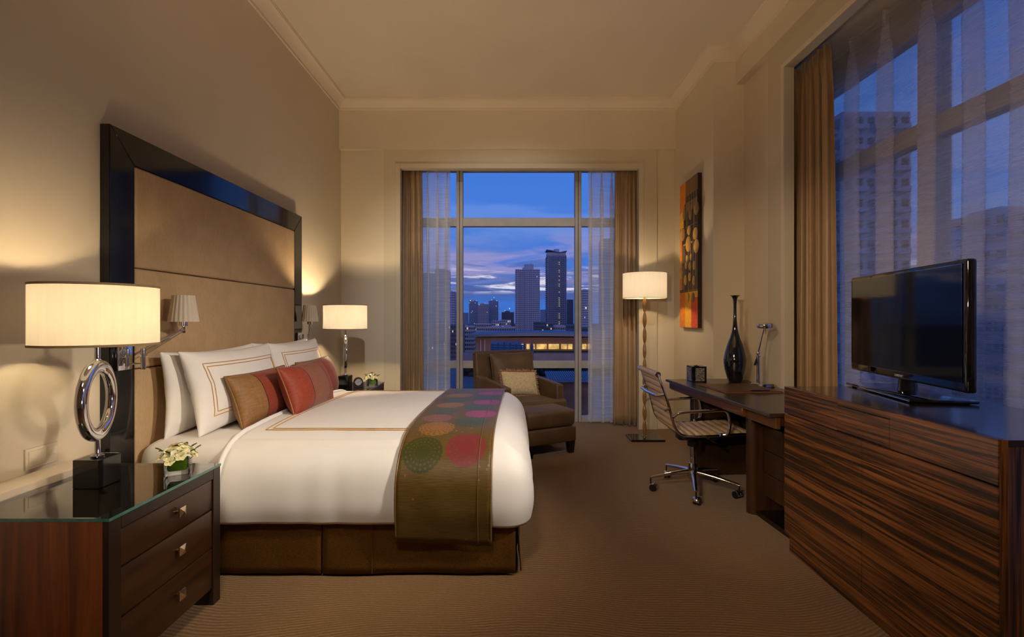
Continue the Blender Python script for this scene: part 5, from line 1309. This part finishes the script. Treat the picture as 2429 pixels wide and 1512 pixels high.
            bm = BM(); box(bm, (-hx * 0.5, -hy * 0.5, H), (hx * 0.3, hy * 0.5, H + 2.0 * q)); obj('roof_block', bm, M[wall], root, smooth=0)
        for gx, gz, gr in glow or ():
            bm = BM(); bmesh.ops.create_icosphere(bm, subdivisions=1, radius=gr * 0.6, matrix=Matrix.Translation((gx * hx, -hy - gr, H + gz))); obj('roof_light', bm, M['lit_white'], root)
        return root
    def T(a, b, py, Y, depth, wall, label, cols, **kw): return tower(at(a, Y), at(b, Y), zt(py, Y), Y, depth, wall, label, cols, **kw)
    B3 = ((0, 0.16, 0), (0.16, 0.40, 0.10), (0.40, 0.62, 0.0), (0.62, 1.0, 0.05))
    T(1222.5, 1280.5, 639, 740, 34, 'conc_pale', 'pale apartment tower with stepped top left of the tallest tower', 14, roof='step', lit=0.006, wfrac=0.42, hfrac=0.5, side_cols=8, bays=B3)
    T(1297.5, 1343.5, 606, 760, 30, 'conc_blue', 'tallest blue grey tower with winged roof and balconies', 11, roof='wing', balcony=True, lit=0.008, wfrac=0.6, side_cols=6, bays=((0, 0.30, 0), (0.30, 0.62, 0.06), (0.62, 1.0, 0.02)), stair=0.63)
    T(1112.5, 1131, 714, 1100, 36, 'conc_blue', 'slim dark tower left of the pinkish tower, bright roof light', 8, roof='box', lit=0.02, glow=[(-0.6, 0.5, 1.6), (0.1, 0.0, 0.8), (0.9, -0.3, 0.8)])
    T(1133, 1157, 722, 1040, 28, 'conc_warm', 'low pinkish tower between two dark towers', 9, roof='box', lit=0.02, glow=[(-0.7, -1, 1.1), (0.4, 2.5, 0.8)])
    T(1159, 1181, 714, 1080, 36, 'conc_blue', 'dark tower with peaked lit top right of the pinkish tower', 8, roof='peak', lit=0.02, glow=[(-0.3, 2.5, 1.1), (0.15, 7.5, 1.2), (0.8, 0.0, 1.1)])
    T(1190, 1219, 741, 1200, 40, 'conc_dark', 'unfinished dark block beside the pale apartment tower', 8, roof='box', lit=0.01, glow=[(-0.45, 4.0, 1.4), (0.3, 9.0, 2.2)])
    T(1050, 1079, 692, 640, 28, 'conc_pale', 'pale tower seen between left sheer and mullion', 7, roof='box', lit=0.01)
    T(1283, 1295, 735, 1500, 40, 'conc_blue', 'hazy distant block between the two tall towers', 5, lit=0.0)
    T(1346, 1360, 711, 900, 32, 'conc_dark', 'plain dark block right of the tallest tower', 4, lit=0.0)
    T(1379, 1402, 688, 640, 28, 'conc_pale', 'grey tower right of the right mullion, partly behind sheer', 7, lit=0.02, roof='box', glow=[(-0.1, -24, 1.6)])
    T(1003, 1025, 648, 640, 28, 'conc_blue', 'bluish tower behind the left sheer by the drape', 7, lit=0.01)
    T(1031, 1062, 640, 720, 34, 'conc_blue', 'broad bluish tower behind the left sheer', 9, lit=0.01, roof='box')
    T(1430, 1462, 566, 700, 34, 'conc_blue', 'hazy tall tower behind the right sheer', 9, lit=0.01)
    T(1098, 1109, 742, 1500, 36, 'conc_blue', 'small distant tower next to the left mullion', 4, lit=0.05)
    lows = [(1040, 1096, 771, 250, 'conc_dark', 'low dark block beside the left mullion'), (1098, 1124, 774, 275, 'conc_warm', 'low flat block under the slim dark tower'), (1126, 1163, 768, 320, 'conc_warm', 'low reddish block under the pinkish tower'),
            (1166, 1184, 761, 420, 'conc_pale', 'small white block in front of the unfinished block, left of its twin'), (1186, 1212, 759, 430, 'conc_pale', 'small white block below the unfinished block, right of its twin'), (1152, 1222, 776, 245, 'conc_warm', 'long low office block with lit windows below the pale tower'),
            (1268, 1294, 764, 330, 'conc_dark', 'dark parking block at the foot of the pale tower'), (1296, 1314, 767, 300, 'conc_dark', 'small dark block at the foot of the tallest tower'), (1318, 1342, 773, 230, 'conc_warm', 'pale low block with window grid right of the tallest tower foot'),
            (1344, 1370, 771, 270, 'conc_dark', 'dark low block beside the right mullion'), (1373, 1440, 777, 235, 'conc_dark', 'dark low block behind the right sheer'), (975, 1028, 773, 240, 'conc_dark', 'dark low block behind the left sheer')]
    for a, b, py, Y, wall, label in lows:
        T(a, b, py, Y, 14, wall, label, max(4, int((b - a) / 4)), fh=2.2, lit=0.05, name='low_building', side_cols=3, wfrac=0.6)
    # shopping centre with lit windows
    Y = 120; MB_ = thing('shopping_centre', 'long low building with glowing orange window band below the towers', 'building', (at(1260, Y), Y + 8, GZ))
    ox = at(1260, Y); zz = lambda py: zt(py, Y) - GZ
    bm = BM(); box(bm, (at(1128, Y) - ox, -8, 0), (at(1460, Y) - ox, 12, zz(801))); obj('wall', bm, M['mallwall'], MB_, smooth=0)
    bm = BM(); n = 24; top = []; bot = []
    for i in range(n + 1):
        t = i / n; px_ = 1112 + (1470 - 1112) * t; ar = 1 - (2 * t - 0.9) ** 2 * 0.55
        top.append((at(px_, Y) - ox, zz(800 - 11 * max(0, ar)))); bot.append((at(px_, Y) - ox, zz(802 - 5 * max(0, ar))))
    prism(bm, top + bot[::-1], 1, -11, 14); obj('curved_roof', bm, M['roofblue'], MB_, smooth=0)
    for a, b in ((1234, 1243), (1249, 1256), (1260, 1269), (1272.5, 1297), (1301, 1326), (1331, 1345), (1347, 1357.5), (1381, 1391), (1394, 1404)):
        bm = BM(); box(bm, (at(a, Y) - ox, -8.15, zz(828.5)), (at(b, Y) - ox, -7.9, zz(816.5))); obj('lit_window', bm, M['shop'], MB_, smooth=0)
    for a in (1139, 1149): bm = BM(); box(bm, (at(a, Y) - ox, -8.4, zz(835)), (at(a + 2, Y) - ox, -8, zz(806))); obj('column', bm, M['conc_warm'], MB_, smooth=0)
    bm = BM(); box(bm, (at(1225, Y) - ox, -9.5, zz(832)), (at(1460, Y) - ox, -8, zz(830))); obj('ledge', bm, mat_plain('ledge_green', (0.14, 0.15, 0.04), 0.7), MB_, smooth=0)
    bm = BM(); box(bm, (at(1100, Y) - ox, -14, 0), (at(1470, Y) - ox, -8, zz(836))); obj('lower_wing', bm, M['conc_dark'], MB_, smooth=0)
    for lx in (1190, 1290, 1390): light('mall_lamp', 'POINT', (at(lx, 108), 106, zt(808, 106)), 600, (1.0, 0.62, 0.30), 0.3)
    # stepped steel frame in front
    SF = thing('steel_canopy', 'blue steel canopy frame in front of the glowing window band', 'canopy', (at(1200, 95), 95, GZ))
    bm = BM(); ox2 = at(1200, 95)
    for i in range(6):
        a = 1168 + i * 14; bx = at(a, 95) - ox2; zc = zt(812 + abs(i - 2) * 2, 95) - GZ
        tube(bm, [(bx, 0, 0), (bx, 0, zc)], 0.18, 6)
    for py in (818, 824, 830): tube(bm, [(at(1164, 95) - ox2, 0, zt(py, 95) - GZ), (at(1242, 95) - ox2, 0, zt(py + 2, 95) - GZ)], 0.14, 6)
    obj('frame', bm, M['steel'], SF)
    bm = BM(); obox(bm, (at(1200, 95) - ox2, 3, zt(826, 95) - GZ), (1, 0, 0), (0, 0.7, 0.7), (0, -0.7, 0.7), 3.1, 1.6, 0.1); obj('sloped_panel', bm, M['roofblue'], SF, smooth=0)
    for a in (1244, 1262):
        ln = thing('pylon', 'dark leaning pylon %s the steel canopy' % ('nearest' if a == 1244 else 'second from'), 'pylon', (at(a, 92), 92, GZ), 0, 'leaning pylons by the steel canopy')
        bm = BM(); tube(bm, [(0, 0, 0), (0, 0, zt(818, 92) - GZ - 0.4)], [0.42, 0.26], 8); obj('post', bm, M['steel'], ln); bm = BM(); tube(bm, [(0, 0, zt(818, 92) - GZ - 0.4), (0, 0, zt(811, 92) - GZ)], [0.30, 0.05], 8); obj('cap', bm, M['steel'], ln)
    # podium roof garden below the window
    bm = BM(); box(bm, (-30, 26, -7.6), (40, 84, -7.0)); struct('ground_1', bm, M['deck'], smooth=0)
    Y = 42; HT = thing('garden_hut', 'small timber hut with ribbed metal roof seen below the window rail', 'hut', (at(1350, Y), Y, -7.0))
    o2 = at(1350, Y); hw0, hw1 = at(1308, Y) - o2, at(1410, Y) - o2
    zf, zr = zt(905, 41.5) + 7.0, zt(883, 46.4) + 7.0
    bm = BM(); box(bm, (hw0 + 0.3, 0, 0), (hw1, 4, zf - 0.08)); obj('walls', bm, M['hutwall'], HT, smooth=0)
    for i in range(22):
        x = hw0 - 0.2 + (hw1 - hw0 + 0.4) * i / 21; bm = BM(); tube(bm, [(x, -0.5, zf + 0.07), (x, 4.4, zr + 0.07)], 0.06, 6); obj('roof_rib', bm, M['roofblue'], HT)
    bm = BM(); tube(bm, [(hw0 - 0.3, -0.52, zf - 0.05), (hw1 + 0.2, -0.52, zf - 0.05)], 0.05, 6); obj('gutter', bm, M['conc_dark'], HT)
    bm = BM(); prism(bm, [(-0.5, zf - 0.06), (4.4, zr - 0.06), (4.4, zr + 0.04), (-0.5, zf + 0.04)], 0, hw0 - 0.3, hw1 + 0.2); obj('roof_sheet', bm, M['roofblue'], HT, smooth=0)
    PR = thing('parapet', 'pale angled parapet wall beside the hut, below the armchair arm', 'parapet', (at(1335, 30), 30, -7.0))
    bm = BM(); prism(bm, [(-1.2, 0), (1.6, 0), (0.5, 2.0), (0.2, 2.0)], 1, 0, 5); obj('wall', bm, M['conc_blue'], PR, smooth=0); bm = BM(); tube(bm, [(0.35, 0, 2.0), (0.35, 5, 2.0)], 0.12, 8); obj('coping', bm, M['conc_pale'], PR)
    HG = thing('hedge', 'dark hedge along the roof garden behind the hut', 'hedge', (at(1320, 70), 70, -7.0))
    bm = BM()
    for i in range(260): bmesh.ops.create_icosphere(bm, subdivisions=1, radius=rnd.uniform(0.35, 0.8), matrix=Matrix.Translation((rnd.uniform(-14, 14), rnd.uniform(-1, 1), rnd.uniform(0.2, 1.6))))
    obj('foliage', bm, M['hedge'], HG, smooth=180, kind='stuff')
    # towers seen through the side window
    def TS(a, b, Y, py, depth, *args, **kw): return tower(at(a, Y), at(b, Y), zt(py, Y), Y, depth, *args, **kw)
    TS(1998, 2160, 75, 265, 14, 'conc_blue', 'near tower with balconies behind the wide sheer', 6, lit=0.0, balcony=True, roof='box', wfrac=0.55, hfrac=0.55)
    TS(2392, 2500, 90, 492, 14, 'conc_blue', 'bluish block behind the sheer right of the television', 5, lit=0.0, roof='box')
    TS(2300, 2390, 70, 690, 10, 'conc_dark', 'low dark block behind the sheer right of the television', 5, lit=0.0, name='low_building')
    TS(2180, 2296, 130, 715, 10, 'conc_dark', 'low dark block behind the television', 6, lit=0.0, name='low_building')
city()
